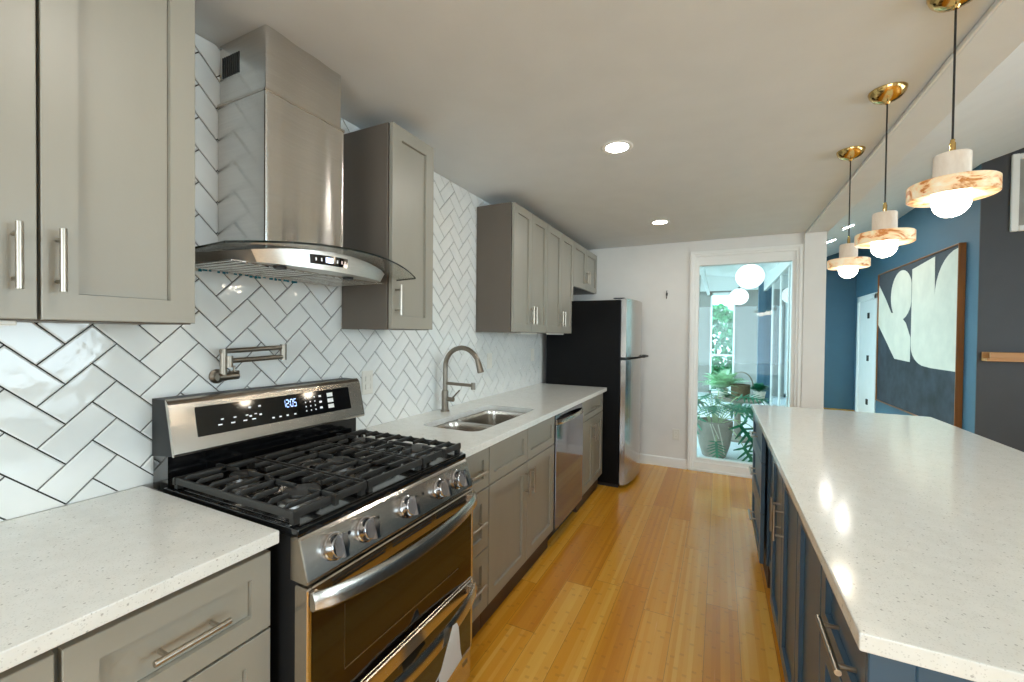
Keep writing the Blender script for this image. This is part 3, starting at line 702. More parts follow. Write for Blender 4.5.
# baffle filters and lamps under the canopy
for a, b in ((0.735, 1.030), (1.050, 1.345)):
    fb = MB().box(0.05, 0.315, a, b, 1.5890, 1.5935, 0.001)
    for k in range(9): fb.box(0.06, 0.305, a + 0.015 + k * 0.031, a + 0.025 + k * 0.031, 1.5875, 1.5895)
    fb.build('baffle_filter', 'steel_y', cb_o)
for y in (0.87, 1.14): MB().lathe((0.335, y, 1.583), [(0.018, 0), (0.020, 0.008)], 20).build('lamp_lens', 'blackmatte', cb_o)
ft = MB()
for k in range(26):
    y = 0.69 + k * 0.019 + R.uniform(-.006, .006); w = R.uniform(.006, .016); hh = R.uniform(0.006, 0.012) * (1.5 if k < 6 else 1.0)
    ft.box(0.0095, 0.0115, y, y + w, 1.597 - hh, 1.600)
ft.build('protective_film', 'film', cb_o, smooth=0)
# control strip on the curved front
def hfront(t, v, off=0.0):       # t -1..1 across, v 0..1 bottom to top
    yb, yt = HY + 0.275 * t * 0.93, HY + 0.275 * t; xb = 0.358 + 0.060 * (1 - t * t) - 0.004; xt = xb + 0.004
    zb = 1.600 - 0.010 * (xt / 0.4); zt = 1.652 - 0.028 * t * t
    return (xb + (xt - xb) * v + off, yb + (yt - yb) * v, zb + (zt - zb) * v)
def hstrip(t0, t1, v0, v1, o0, o1, N=8):
    mb = MB()
    for k in range(N):
        a, b = t0 + (t1 - t0) * k / N, t0 + (t1 - t0) * (k + 1) / N
        mb.prism([hfront(a, v0, o0), hfront(b, v0, o0), hfront(b, v1, o0), hfront(a, v1, o0)], (o1 - o0, 0, 0))
    return mb
cs_ = hstrip(-0.44, 0.08, 0.28, 0.78, 0.0, 0.0025).build('control_strip', 'blackgloss', cb_o)
hstrip(-0.245, -0.145, 0.40, 0.68, 0.0025, 0.0030, 2).build('screen', 'hooddisp', cs_)
for a, mm in ((-0.38, 'mark'), (-0.31, 'mark'), (-0.09, 'mark'), (-0.02, 'led_red'), (0.03, 'led_red')):
    hstrip(a, a + 0.018, 0.45, 0.62, 0.0025, 0.0030, 1).build('touch_key', mm, cs_)
# glass visor: arched, its front edge bowed
gv = MB(); NT_, NX = 36, 8; W = 0.385; gt = 0.006
def gpt(i, j, dz):
    t = -1 + 2 * i / NT_; xe = 0.415 + 0.090 * (1 - t * t); x = 0.012 + (xe - 0.012) * j / NX
    z = 1.652 - 0.036 * t * t - 0.014 * (1 - (j / NX)) * abs(t) ** 2
    return (x, 1.045 + W * t, z + dz)
T_ = [[gv.bm.verts.new(gpt(i, j, gt)) for j in range(NX + 1)] for i in range(NT_ + 1)]
B_ = [[gv.bm.verts.new(gpt(i, j, 0)) for j in range(NX + 1)] for i in range(NT_ + 1)]
for i in range(NT_):
    for j in range(NX):
        gv.bm.faces.new([T_[i][j], T_[i + 1][j], T_[i + 1][j + 1], T_[i][j + 1]]); gv.bm.faces.new([B_[i][j], B_[i][j + 1], B_[i + 1][j + 1], B_[i + 1][j]])
    f = gv.bm.faces.new([T_[i][NX], T_[i + 1][NX], B_[i + 1][NX], B_[i][NX]]); f.material_index = 1
    gv.bm.faces.new([T_[i][0], B_[i][0], B_[i + 1][0], T_[i + 1][0]])
for i in (0, NT_):
    for j in range(NX):
        f = gv.bm.faces.new([T_[i][j], T_[i][j + 1], B_[i][j + 1], B_[i][j]]); f.material_index = 1
gv.build('glass_canopy', ['glass_hood', 'glass_edge'], hd)
def duct(x1, y0, y1, z0, z1, ph):          # sheet-metal sleeve, its front very slightly rippled
    mb = MB(); N = 30; P = [(0.011, y0), (x1 - 0.006, y0), (x1 - 0.0018, y0 + 0.0018)]
    for k in range(N + 1):
        t = k / N; P.append((x1 + 0.0021 * math.sin(2 * PI * (1.9 * t + ph)) * min(1, 6 * t, 6 * (1 - t)), y0 + 0.006 + (y1 - y0 - 0.012) * t))
    P += [(x1 - 0.0018, y1 - 0.0018), (x1 - 0.006, y1), (0.011, y1)]
    return mb.prism([(x, y, z0) for x, y in P], (0, 0, z1 - z0))
duct(0.266, 0.866, 1.182, 1.655, 2.165, 0.02).build('lower_duct_cover', 'steel_v', hd, smooth=40)
duct(0.2685, 0.8635, 1.1845, 2.158, 2.1652, 0.02).build('joint_collar', 'steel_y', hd, smooth=40)
ud_ = duct(0.258, 0.873, 1.175, 2.165, 2.371, 0.06).build('upper_duct_cover', 'steel_v', hd, smooth=40)
vg = MB()
for k in range(9): vg.box(0.025 + k * 0.011, 0.031 + k * 0.011, 0.8715, 0.8736, 2.255, 2.325)
vg.build('vent_slots', 'blackmatte', ud_, smooth=0)

# pot filler
pf = thing('pot_filler', (0.03, 0.865, 1.21), 'brushed nickel folding pot filler tap on the tile above the stove', 'faucet')
MB().lathe((0.009, 0.862, 1.229), [(0.025, 0), (0.025, 0.006), (0.020, 0.010), (0.014, 0.012), (0.014, 0.05)], 24, axis='x').build('wall_flange', 'nickel', pf)
bdy = MB().tube([(0.06, 0.838, 1.229), (0.06, 0.905, 1.231)], 0.0125, 16).tube([(0.06, 0.857, 1.232), (0.06, 0.857, 1.325)], 0.011, 16).build('valve_body', 'nickel', pf)
MB().tube([(0.06, 0.892, 1.240), (0.06, 0.892, 1.266)], 0.004, 8).tube([(0.06, 0.875, 1.244), (0.06, 0.908, 1.244)], 0.005, 8).build('valve_lever', 'nickel', bdy)
MB().tube([(0.06, 0.847, 1.317), (0.062, 1.075, 1.326)], 0.0085, 14).build('arm', 'nickel', pf)
MB().tube([(0.075, 0.86, 1.284), (0.064, 1.075, 1.290)], 0.0085, 14).build('arm', 'nickel', pf)
MB().tube([(0.063, 1.075, 1.278), (0.063, 1.075, 1.338)], 0.0115, 16).build('elbow_joint', 'nickel', pf)
MB().tube([(0.075, 0.868, 1.262), (0.075, 0.868, 1.302)], 0.0105, 16).build('spout_end', 'nickel', pf)

# dishwasher
dw = thing('dishwasher', (0.33, 2.87, 0.0), 'stainless dishwasher with pocket handle under the long countertop', 'dishwasher')
MB().box(0.03, 0.60, 2.568, 3.172, 0.10, 0.879).build('body', 'blackmatte', dw)
MB().box(0.05, 0.56, 2.575, 3.165, 0.0, 0.10).build('toe_kick', 'blackmatte', dw)
dd = MB().box(0.602, 0.640, 2.572, 3.169, 0.115, 0.800, 0.006, seg=2).box(0.602, 0.632, 2.572, 3.169, 0.800, 0.868, 0.004).build('door', pm('dishwasher_steel', (140, 142, 152), 0.07, 1.0), dw)
N = 16; hb = MB(); rings = []
for k in range(N + 1):
    t = -1 + 2 * k / N; y = 2.870 + t * 0.285; bow = (1 - t ** 2) ** .6 if abs(t) < 1 else 0
    rings.append([hb.bm.verts.new((0.632 + 0.030 * bow + px, y, 0.815 + pz)) for px, pz in ((0, -0.016), (0.009, -0.012), (0.011, 0), (0.008, 0.014), (0, 0.016))])
for a, b in zip(rings, rings[1:]):
    for k in range(5): hb.bm.faces.new([a[k], a[(k + 1) % 5], b[(k + 1) % 5], b[k]])
hb.bm.faces.new(rings[0]); hb.bm.faces.new(rings[-1]); hb.build('handle', 'steel_y', dd)

# refrigerator
fg = thing('refrigerator', (0.42, 4.23, 0.0), 'stainless top-freezer refrigerator with black sides beside the back wall', 'refrigerator')
FY0, FY1 = 3.852, 4.640
MB().box(0.055, 0.772, FY0, FY1, 0.03, 1.712, 0.006).build('cabinet', 'fridgeside', fg)
MB().box(0.10, 0.765, FY0 + 0.02, FY1 - 0.02, 0.0, 0.03).build('base_grille', 'blackmatte', fg)
def fdoor(z0, z1):
    mb = MB(); P = [(0.778, FY0 + 0.001), (0.752, FY1 - 0.001)]
    for k in range(15):
        t = 1 - 2 * k / 14; P.append((0.822 + 0.055 * (1 - t * t), (FY0 + FY1) / 2 + t * (FY1 - FY0 - 0.004) / 2))
    mb.prism([(x, y, z0) for x, y in P], (0, 0, z1 - z0), bev=0.003)
    return mb.build('door', brushed('fridge_steel', (182, 178, 174), 0.18, (5, 5, 260), 0.02), fg, smooth=30)
df = fdoor(1.190, 1.722); dl = fdoor(0.035, 1.170)
MB().box(0.765, 0.822, FY0 + 0.004, FY1 - 0.004, 1.166, 1.194).build('door_gap', 'blackmatte', fg)
MB().tube([(0.85, 4.33, 1.180), (0.905, 4.36, 1.181), (0.905, 4.56, 1.180), (0.85, 4.60, 1.180)], 0.011, 10).build('handle', 'blackmatte', dl)
MB().box(0.70, 0.80, FY0 + 0.01, FY0 + 0.07, 1.7225, 1.732, 0.004).build('hinge_cover', 'blackmatte', fg)

# outlets, switch plates, hook
def outlet(p, ax, label, group='white outlet plates'):
    t = thing('wall_outlet', p, label, 'outlet', group); x, y, z = p
    if ax == 'x':
        MB().box(x, x + 0.006, y - 0.036, y + 0.036, z - 0.058, z + 0.058, 0.002).build('cover_plate', 'plastic', t)
        for dz in (-0.02, 0.02): MB().box(x + 0.006, x + 0.0085, y - 0.016, y + 0.016, z + dz - 0.014, z + dz + 0.014, 0.003).build('socket', 'plastic', t)
    else:
        MB().box(x - 0.036, x + 0.036, y - 0.006, y, z - 0.058, z + 0.058, 0.002).build('cover_plate', 'plastic', t)
        for dz in (-0.02, 0.02): MB().box(x - 0.016, x + 0.016, y - 0.0085, y - 0.006, z + dz - 0.014, z + dz + 0.014, 0.003).build('socket', 'plastic', t)
outlet((0.0088, 1.561, 1.140), 'x', 'white outlet plate on the tile just right of the stove backguard')
outlet((0.0088, 2.800, 1.185), 'x', 'white outlet plate on the tile to the right of the faucet')
outlet((0.0088, 3.62, 1.20), 'x', 'white outlet plate on the tile near the refrigerator')
outlet((1.178, YB, 0.350), 'y', 'white outlet plate low on the white back wall')
hk = MB().tube([(1.065, YB, 1.87), (1.065, YB - 0.012, 1.87), (1.065, YB - 0.014, 1.79), (1.065, YB - 0.03, 1.785), (1.065, YB - 0.035, 1.80)], 0.004, 8).box(1.056, 1.074, YB - 0.004, YB, 1.82, 1.85, 0.001)
tag(hk.build('wall_hook', 'blackmatte', loc=(1.065, YB, 1.78)), 'small black hook on the white back wall beside the refrigerator', 'hook')
for y0, y1, lb in ((0.07, 0.33, 'slim white light bar under the nearest wall cabinet'), (2.78, 3.08, 'slim white light bar under the wall cabinet by the faucet'), (3.36, 3.72, 'slim white light bar under the wall cabinet by the refrigerator')):
    t = thing('under_cabinet_light', (0.26, (y0 + y1) / 2, UZ0 - 0.012), lb, 'lamp', 'under-cabinet light bars')
    MB().box(0.245, 0.28, y0, y1, UZ0 - 0.010, UZ0, 0.002).build('housing', 'plastic', t); MB().box(0.25, 0.275, y0 + 0.01, y1 - 0.01, UZ0 - 0.012, UZ0 - 0.010).build('diffuser', 'white', t)

# ------------------------------------------------------------------ island
IX0, IX1, IY0, IY1 = 1.785, 2.732, 0.846, 3.412
tag(MB().box(IX0, IX1, IY0, IY1, ZU, ZT, 0.004, seg=2).build('countertop', 'quartz', loc=(2.26, 2.13, ZU)), 'large white quartz countertop on the navy island', 'countertop', 'quartz countertops')
g_ = 'navy island cabinets'; IXF = 1.812; IXB = 2.42
nd = [list(f) for f in drawer3(0.893, 1.268, 0.17)]
for f in nd: f[5] = ('h', 1.03, f[5][2], 0.17)
base(0.893, 1.268, 'navy three-drawer cabinet at the near end of the island', nd, IXF, -1, IXB, 'navy', 'navy', g_, 'island_cabinet')
base(1.270, 1.624, 'navy island cabinet with one plain door beside the near drawers', [('door', 1.272, 1.622, 0.124, 0.865, None)], IXF, -1, IXB, 'navy', 'navy', g_, 'island_cabinet')
base(1.627, 2.345, 'navy double-door island cabinet with upright bar handles', [('door', 1.629, 1.984, 0.124, 0.865, ('v', 1.94, 0.585, 0.725)), ('door', 1.988, 2.343, 0.124, 0.865, ('v', 2.03, 0.585, 0.725))], IXF, -1, IXB, 'navy', 'navy', g_, 'island_cabinet')
base(2.348, 2.705, 'navy island cabinet with a set-back plain door beside the far drawers', [('door', 2.350, 2.703, 0.124, 0.865, None)], IXF + 0.028, -1, IXB, 'navy', 'navy', g_, 'island_cabinet')
base(2.708, 3.385, 'navy three-drawer cabinet at the far end of the island', drawer3(2.708, 3.385, 0.16), IXF - 0.016, -1, IXB, 'navy', 'navy', g_, 'island_cabinet')
ep = thing('island_end_panel', (2.12, 0.885, 0.0), 'navy framed panel closing the near end of the island', 'panel', None)
MB().box(1.803, IXB, 0.880, 0.891, 0.0, 0.882).build('back_board', 'navy', ep)
sm = MB()
for x in (1.803, 2.36): sm.box(x, x + 0.06, 0.868, 0.880, 0.0, 0.882, 0.002)
sm.box(1.863, 2.36, 0.868, 0.880, 0.80, 0.882, 0.002).box(1.863, 2.36, 0.868, 0.880, 0.0, 0.12, 0.002); sm.build('frame', 'navy', ep)
tag(MB().box(IXB + 0.001, IXB + 0.02, 0.868, 3.385, 0.0, 0.882, 0.002).build('island_back_panel', 'navy', loc=(IXB, 2.1, 0)), 'navy back panel along the seating side of the island', 'panel')

# ------------------------------------------------------------------ pendants and ceiling lights
def pendant(x, y, zc, dz, label, dscale):
    t = thing('pendant_light', (x, y, CEIL), label, 'pendant lamp', 'alabaster pendants over the island')
    MB().lathe((x, y, zc), [(0.061, 0), (0.061, -0.004), (0.056, -0.018), (0.044, -0.032), (0.026, -0.042), (0.010, -0.046), (0.006, -0.054)], 32).build('canopy', 'brass', t)
    MB().tube([(x, y, zc - 0.03), (x, y, 1.955 + dz)], 0.0028, 8).build('cord', 'blackmatte', t)
    MB().lathe((x, y, 1.918 + dz), [(0.007, 0), (0.007, 0.032), (0.005, 0.035), (0.005, 0.042)], 16).build('stem', 'brass', t)
    MB().lathe((x, y, 1.840 + dz), [(0.0395, 0), (0.0395, 0.076), (0.037, 0.079), (0.008, 0.079)], 32).build('neck', 'alabaster_top', t)
    rr = 0.098 * dscale
    MB().lathe((x, y, 1.795 + dz), [(0.04, 0), (rr - 0.004, 0.0), (rr, 0.003), (rr, 0.041), (rr - 0.003, 0.044), (0.03, 0.045)], 48).build('disc_shade', 'alabaster', t)
    MB().ball((x, y, 1.784 + dz), 0.041, 1.05).build('globe', 'globe', t)
    return t
pendant(2.163, 1.635, CEIL, -0.009, 'alabaster disc pendant with orange veining, nearest over the island', 0.97)
pendant(2.163, 2.181, CEIL, -0.032, 'alabaster disc pendant hanging between the nearest and farthest of its row', 0.95)
pendant(2.182, 2.796, CEIL, -0.038, 'alabaster disc pendant farthest from the camera, small in the photo', 0.93)
def downlight(x, y, label):
    t = thing('recessed_light', (x, y, CEIL), label, 'ceiling light', 'recessed ceiling lights')
    MB().lathe((x, y, CEIL - 0.006), [(0.058, 0.001), (0.076, 0.0), (0.082, 0.005), (0.058, 0.005)], 32, cap=False).build('trim_ring', 'white', t)
    MB().lathe((x, y, CEIL - 0.004), [(0.056, 0.0), (0.056, 0.003)], 32).build('lens', 'downlight', t)
    return t
downlight(1.080, 2.234, 'round recessed ceiling light in the middle of the kitchen, the larger in view')
downlight(1.098, 3.846, 'round recessed ceiling light farther back near the glazed door, the smaller in view')
downlight(1.090, 0.560, 'round recessed ceiling light above the stove side, out of the frame')
downlight(1.090, -1.150, 'round recessed ceiling light behind the camera')
def vlight(x, y, label):
    z = slope(x); t = thing('recessed_light', (x, y, z), label, 'ceiling light', 'recessed lights in the vaulted ceiling')
    a = math.atan(0.35); t.rotation_euler = (0, -a, 0)
    for nm, prof, mt in (('trim_ring', [(0.06, -0.001), (0.095, -0.002), (0.10, 0.003), (0.06, 0.003)], 'white'), ('lens', [(0.058, -0.003), (0.058, 0.0)], 'downlight')):
        mb = MB().lathe((0, 0, 0), prof, 28, cap=nm == 'lens'); me = bpy.data.meshes.new(nm); mb.bm.to_mesh(me); mb.bm.free(); me.materials.append(M[mt])
        o = bpy.data.objects.new(nm, me); col.objects.link(o); o.parent = t
vlight(3.08, 7.97, 'recessed light in the sloped ceiling, beside the white pilaster')
vlight(3.10, 7.08, 'recessed light in the sloped ceiling, behind the farthest pendant cord')

# ------------------------------------------------------------------ blue wall: painting, dark wall: picture and ledge
pt = thing('abstract_painting', (XR, 7.56, 0.39), 'large abstract painting of cream shapes on dark slate, oak frame', 'painting')
PY0, PY1, PZ0, PZ1 = 6.205, 8.80, 0.385, 2.425
XC = XR - 0.045
fm = MB(); b = 0.014
fm.box(XR - 0.062, XR - 0.001, PY0, PY0 + b, PZ0, PZ1, 0.002).box(XR - 0.062, XR - 0.001, PY1 - b, PY1, PZ0, PZ1, 0.002)
fm.box(XR - 0.062, XR - 0.001, PY0 + b, PY1 - b, PZ1 - b, PZ1, 0.002).box(XR - 0.062, XR - 0.001, PY0 + b, PY1 - b, PZ0, PZ0 + b, 0.002)
fm.build('frame', 'oak', pt)
cv = MB().box(XC, XR - 0.002, PY0 + b, PY1 - b, PZ0 + b, PZ1 - b, mi=2)
wy, wz = PY1 - PY0 - 2 * b, PZ1 - PZ0 - 2 * b
def cpt(a, c, d): return (XC - d, PY1 - b - a * wy, PZ0 + b + c * wz)      # a: 0 left .. 1 right as seen, c: 0 bottom .. 1 top
def shape(pts, mi, d): cv.prism([cpt(a, c, 0) for a, c in pts], (-d, 0, 0), mi)
shape([(0, 0), (1, 0), (1, 0.33), (0.6, 0.36), (0.33, 0.345), (0.0, 0.60)], 1, 0.0008)
SHAPES = []
def ellipse(ca, cc, ra, rc, n=36): return [(ca + ra * math.cos(2 * PI * k / n), cc + rc * math.sin(2 * PI * k / n)) for k in range(n)]
SHAPES_A = [(0.0, 0.92), (0.12, 0.80), (0.22, 0.685), (0.345, 0.665), (0.44, 0.60), (0.505, 0.50), (0.505, 0.335), (0.285, 0.345), (0.0, 0.60)]
shape(SHAPES_A, 0, 0.0012)
shape([(min(a, 0.505), c) for a, c in ellipse(0.365, 0.80, 0.155, 0.175)], 0, 0.0016)
COLM = [(0.512, 0.955), (0.77, 0.985), (0.775, 0.74)]
COLM += [(0.775 + 0.21 * (1 - math.cos(PI / 2 * k / 8)), 0.74 + 0.245 * math.sin(PI / 2 * k / 8)) for k in range(1, 9)] + [(1.0, 0.985), (1.0, 0.315), (0.75, 0.315)]
COLM += [(0.70 - 0.188 * math.sin(PI / 2 * k / 6), 0.318 + 0.13 * (1 - math.cos(PI / 2 * k / 6))) for k in range(1, 7)]
shape(COLM, 0, 0.0020)
cv.build('canvas', ['cream', 'inkdark', 'slate'], pt, smooth=0)
pc = thing('framed_picture', (4.5, YD, 2.45), 'white framed picture high on the charcoal wall at the right edge', 'picture')
fm = MB(); x0, x1, z0, z1 = 4.137, 4.80, 2.455, 3.215; b = 0.055
for (a, c, d, e) in ((x0, x0 + b, z0, z1), (x1 - b, x1, z0, z1), (x0 + b, x1 - b, z1 - b, z1), (x0 + b, x1 - b, z0, z0 + b)): fm.box(a, c, YD - 0.03, YD - 0.001, d, e, 0.006)
fm.build('frame', 'trim', pc)
MB().box(x0 + b, x1 - b, YD - 0.012, YD - 0.002, z0 + b, z1 - b).build('print', pm('grey_print', (150, 148, 142), 0.6, var=0.1), pc)
ws = thing('wall_shelf', (4.6, YD, 1.17), 'narrow pine ledge shelf on the charcoal wall', 'shelf')
MB().box(3.962, 5.30, YD - 0.10, YD - 0.002, 1.172, 1.20, 0.002).build('bottom_board', 'shelfwood', ws)
MB().box(3.985, 5.30, YD - 0.104, YD - 0.088, 1.20, 1.258, 0.002).build('front_lip', 'shelfwood', ws)
MB().box(3.962, 5.30, YD - 0.016, YD - 0.002, 1.20, 1.262, 0.002).build('back_board', 'shelfwood', ws)

# ------------------------------------------------------------------ glazed garden room beyond the tall window
SX_L, SX_R, SYE, SZ = 1.12, 2.42, 11.6, 2.74
struct('floor_garden_room', MB().box(0.3, 2.44, YB + 0.14, SYE + 0.2, -0.12, -0.02), 'paving', smooth=0)
struct('ceiling_garden_room', MB().prism([(0.3, YB + 0.14, 2.62), (2.44, YB + 0.14, 2.36), (2.44, YB + 0.14, 2.46), (0.3, YB + 0.14, 2.72)], (0, SYE - YB, 0.42)), 'trim', smooth=0)
struct('trim_purlin', MB().box(1.28, 1.34, YB + 0.14, SYE, 2.42, 2.50).box(SX_L, SX_R, SYE - 0.08, SYE, 2.52, 3.0), 'trim')
def glazing(name, y0, y1, x, posts, sill, zt, mt):
    w = struct(name, MB().box(x - 0.03, x + 0.03, y0, y1, zt - 0.08, zt + 0.30).box(x - 0.03, x + 0.03, y0, y1, -0.02, sill), 'trim')
    for p in posts: MB().box(x - 0.016, x + 0.016, p - 0.016, p + 0.016, sill, zt - 0.08, 0.004).build('mullion', 'trim', w)
    MB().box(x - 0.004, x + 0.004, y0, y1, sill, zt - 0.08).build('pane', mt, w, smooth=0)
glazing('window_2', YB + 0.14, SYE, SX_R, (4.95, 6.84, 7.72, 8.87, 11.5), 0.06, 2.44, 'glass_teal')
glazing('window_3', YB + 0.14, SYE, SX_L - 0.25, (5.0, 6.6, 8.2, 9.8, 11.5), 0.10, 2.60, 'glass')
struct('wall_garden_end', MB().box(0.3, 1.36, SYE, SYE + 0.12, 0, 3.2).box(1.90, 2.6, SYE, SYE + 0.12, 0, 3.2).box(1.36, 1.90, SYE, SYE + 0.12, 2.48, 3.2), 'greywall', smooth=0)
w4 = struct('window_4', MB().box(1.36, 1.40, SYE - 0.02, SYE + 0.1, 0, 2.48).box(1.86, 1.90, SYE - 0.02, SYE + 0.1, 0, 2.48).box(1.36, 1.90, SYE - 0.02, SYE + 0.1, 2.42, 2.48).box(1.36, 1.90, SYE - 0.02, SYE + 0.1, 0, 0.08).box(1.36, 1.90, SYE, SYE + 0.1, 0.92, 0.96), 'trim')
MB().box(1.40, 1.86, SYE + 0.04, SYE + 0.046, 0.08, 2.42).build('pane', 'glass', w4, smooth=0)
def globe_lamp(x, y, z, d, label):
    t = thing('globe_pendant', (x, y, z + 0.5), label, 'pendant lamp', 'white globe lanterns in the garden room')
    MB().ball((x, y, z), d / 2, 0.94, 28).build('globe', 'paperglobe', t)
    MB().tube([(x, y, z + d * 0.46), (x, y, z + 0.62)], 0.004, 8).build('cord', 'blackmatte', t)
    MB().lathe((x, y, z + d * 0.455), [(0.025, 0), (0.025, 0.03), (0.01, 0.035)], 14).build('cap', 'blackmatte', t)
globe_lamp(1.953, 7.0, 2.265, 0.37, 'white globe lantern behind the glass, largest of its row')
globe_lamp(1.935, 10.4, 2.265, 0.37, 'white globe lantern behind the glass, just under the largest')

# plants
def leaf_lobed(mb, base_, dir_, nrm, L, Wd, lobes=7, droop=0.25, mi=0):
    """split philodendron leaf: a midrib with finger lobes on both sides"""
    d = Vector(dir_).normalized(); n = Vector(nrm); n = (n - d * n.dot(d)).normalized(); s_ = d.cross(n)
    def P(a, b): return Vector(base_) + d * (a * L) + s_ * (b * Wd) + n * (-droop * L * a * a + 0.06 * Wd * -abs(b) * 2)
    K = lobes
    for sg in (-1, 1):
        for k in range(K):
            a0 = 0.02 + 0.86 * k / (K - 1); ln = 0.52 * (0.62 + 0.5 * math.sin(PI * (k + .8) / K)) * (1 - 0.35 * k / K); fwd_ = 0.10 + 0.16 * (k / K) - (0.16 if k == 0 else 0)
            hw = 0.036
            q = [P(a0 - hw * 1.1, 0), P(a0 + hw * 1.1, 0), P(a0 + fwd_ * .55 + hw * 1.15, sg * ln * .55), P(a0 + fwd_ + hw * .5, sg * ln * .93), P(a0 + fwd_ * 1.05, sg * ln), P(a0 + fwd_ - hw * .5, sg * ln * .93), P(a0 + fwd_ * .55 - hw, sg * ln * .5)]
            vs_ = [mb.bm.verts.new(p) for p in (q if sg > 0 else q[::-1])]
            try: f = mb.bm.faces.new(vs_); f.material_index = mi
            except ValueError: pass
    q = [P(0.0, -0.07), P(0.0, 0.07), P(0.85, 0.07), P(1.02, 0), P(0.85, -0.07)]
    f = mb.bm.faces.new([mb.bm.verts.new(p + n * 0.001) for p in q]); f.material_index = mi
def philodendron(c, label):
    x, y, z = c
    t = thing('potted_philodendron', c, label, 'plant')
    pr = [(0.115, 0), (0.128, 0.01), (0.168, 0.14), (0.195, 0.30), (0.195, 0.42), (0.180, 0.425), (0.170, 0.38), (0.05, 0.36)]
    MB().lathe(c, pr, 32).build('pot', 'concrete', t); MB().lathe((x, y, z + 0.362), [(0.168, 0), (0.1, 0.008), (0.01, 0.012)], 24).build('soil', 'soil', t)
    lf, st = MB(), MB(); rr = random.Random(5)
    specs = []
    for k in range(17): specs.append((rr.uniform(0, 2 * PI), rr.uniform(0.12, 0.36), rr.uniform(0.08, 0.36), rr.uniform(0.30, 0.42)))
    # leaves that spill over the rim on the camera side and to the right
    specs += [(math.radians(-84), 0.215, -0.18, 0.20), (math.radians(-30), 0.30, 0.02, 0.36), (math.radians(-14), 0.34, 0.12, 0.38), (math.radians(-42), 0.40, -0.20, 0.30), (math.radians(-150), 0.2, 0.06, 0.34), (math.radians(5), 0.42, -0.05, 0.33)]
    for i_, (a, rad, h, L) in enumerate(specs):
        if i_ < 17 and math.sin(a) < -0.2: h = max(h, 0.24); L *= 0.85
        p0 = Vector((x + 0.05 * math.cos(a), y + 0.05 * math.sin(a), z + 0.37)); p2 = Vector((x + rad * math.cos(a), y + rad * math.sin(a), z + 0.40 + h))
        p1 = (p0 + p2) / 2 + Vector((0, 0, 0.16)); pts = [p0 * (1 - q) ** 2 + p1 * 2 * q * (1 - q) + p2 * q * q for q in [i / 6 for i in range(7)]]
        st.tube(pts, 0.005, 6)
        d = Vector((math.cos(a), math.sin(a), 0.15 if h > 0.1 else -0.8)); leaf_lobed(lf, p2, d, (-0.2 * math.cos(a), -0.2 * math.sin(a) - 0.35, 1), L, L * 1.0)
    lf.build('foliage', 'leaf', t, smooth=0); st.build('stems', 'stem', t)
    rt = MB()
    for k, (dx, l) in enumerate(((-0.02, 0.25), (0.06, 0.33), (0.0, 0.15))):
        rt.tube([(x + dx, y - 0.15, z + 0.40), (x + dx - 0.02, y - 0.2, z + 0.41), (x + dx + 0.02, y - 0.215, z + 0.40 - l * .5), (x + dx + 0.05, y - 0.20, z + 0.40 - l)], 0.006, 6)
    rt.build('aerial_roots', 'root', t)
philodendron((1.535, 5.52, -0.02), 'potted split-leaf philodendron in a concrete pot behind the glass')
# low table with a basket, a fern and a small bush
TX, TY, TZ = 1.81, 6.55, 0.55
tb = thing('plant_table', (TX, TY, -0.02), 'low round grey table carrying plants behind the philodendron', 'table')
MB().lathe((TX, TY, TZ - 0.03), [(0.29, 0), (0.30, 0.005), (0.30, 0.026), (0.29, 0.03)], 36).build('table_top', 'concrete', tb)
MB().lathe((TX, TY, -0.02), [(0.18, 0), (0.17, 0.02), (0.05, 0.05), (0.04, 0.30), (0.06, TZ - 0.02)], 24).build('pedestal', 'concrete', tb)
bk = thing('wicker_basket', (TX + 0.03, TY, TZ), 'brown wicker basket with a tall hoop handle', 'basket')
MB().lathe((TX + 0.03, TY, TZ), [(0.10, 0), (0.115, 0.06), (0.12, 0.19), (0.112, 0.19), (0.105, 0.06), (0.09, 0.01)], 28).build('bowl', 'wicker', bk)
MB().tube([(TX + 0.04 - 0.14 * math.cos(PI * k / 14), TY, TZ + 0.17 + 0.19 * math.sin(PI * k / 14)) for k in range(15)], 0.007, 8).build('handle', 'wicker', bk)
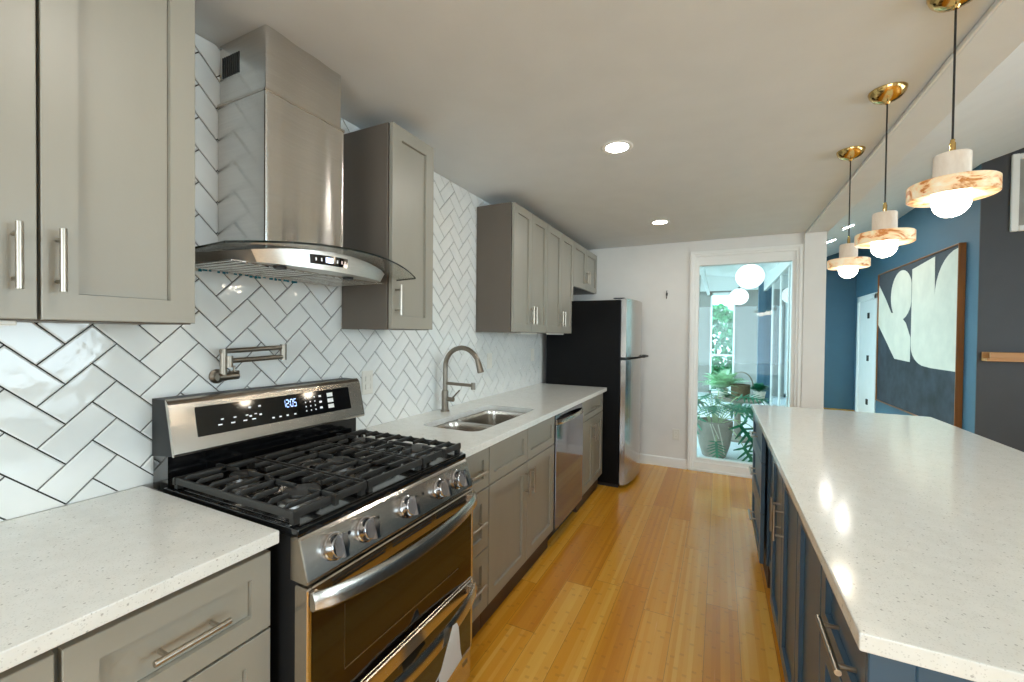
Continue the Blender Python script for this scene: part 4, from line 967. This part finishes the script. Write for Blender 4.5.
def fern(c, nfr, L, mat_, label, seed, pot=True):
    x, y, z = c; rr = random.Random(seed); t = thing('potted_fern', c, label, 'plant'); mb = MB()
    if pot: MB().lathe(c, [(0.055, 0), (0.075, 0.10), (0.08, 0.12), (0.07, 0.12), (0.06, 0.10)], 20).build('pot', 'plastic', t)
    for k in range(nfr):
        a = rr.uniform(0, 2 * PI); l = L * rr.uniform(0.6, 1.0); el = rr.uniform(0.45, 1.4); d = Vector((math.cos(a) * math.cos(el), math.sin(a) * math.cos(el), math.sin(el)))
        s_ = Vector((-math.sin(a), math.cos(a), 0)); p = Vector((x, y, z + 0.11)); n = 14
        for i in range(n):
            q = i / n; cpos = p + d * (l * q) + Vector((0, 0, -0.45 * l * q * q)); w = 0.19 * l * math.sin(PI * min(1, q * 1.0 + 0.12)) + 0.006
            for sg in (-1, 1):
                tip = cpos + s_ * (sg * w) + d * (0.03); b2 = cpos + d * (l / n * 0.30)
                f = mb.bm.faces.new([mb.bm.verts.new(v) for v in (cpos, (cpos + tip) / 2 - d * 0.006, tip, (b2 + tip) / 2 + d * 0.006, b2)])
    mb.build('fronds', mat_, t, smooth=0); return t
fern((TX - 0.19, TY + 0.05, TZ), 80, 0.52, 'leaf_light', 'pale feathery fern on the low table, left of the basket', 11)
fern((TX + 0.25, TY - 0.05, TZ), 80, 0.20, 'leaf', 'small dark green bushy plant on the low table, right of the basket', 12)

# garden beyond
struct('ground_garden', MB().box(-14, 12, SYE + 0.2, 30, -0.25, -0.12).box(-14, 0.3, YB + 0.14, SYE + 0.2, -0.25, -0.12), 'grass', smooth=0)
def shrub(c, rx, rz, nl, mat_, label, seed, grp):
    x, y, z = c; rr = random.Random(seed); t = thing('garden_shrub', (x, y, -0.12), label, 'shrub', grp); mb = MB()
    for k in range(nl):
        v = Vector((rr.gauss(0, 1), rr.gauss(0, 1), rr.gauss(0, 1))).normalized() * rr.uniform(0.55, 1.0) ** 0.5
        p = Vector((x + v.x * rx, y + v.y * rx, z + v.z * rz)); u = Vector((rr.gauss(0, 1), rr.gauss(0, 1), rr.gauss(0, 1))).normalized(); w = u.cross(Vector((rr.gauss(0, 1), rr.gauss(0, 1), rr.gauss(0, 1)))).normalized(); s_ = rr.uniform(0.05, 0.11)
        mb.bm.faces.new([mb.bm.verts.new(q) for q in (p - u * s_, p + w * s_ * .45, p + u * s_, p - w * s_ * .45)])
    mb.build('foliage', mat_, t, smooth=0)
    MB().tube([(x, y, -0.12), (x + 0.05, y, z)], [0.06, 0.03], 8).build('trunk', 'bark', t)
shrub((1.45, 13.3, 1.1), 0.75, 1.25, 3800, 'leaf_mid', 'leafy green shrub seen through the far glass door, left of its frame bar', 21, 'garden shrubs')
shrub((2.9, 16.2, 1.5), 1.1, 1.7, 3800, 'leaf_mid', 'taller green shrub standing behind the leafy one outside', 22, 'garden shrubs')
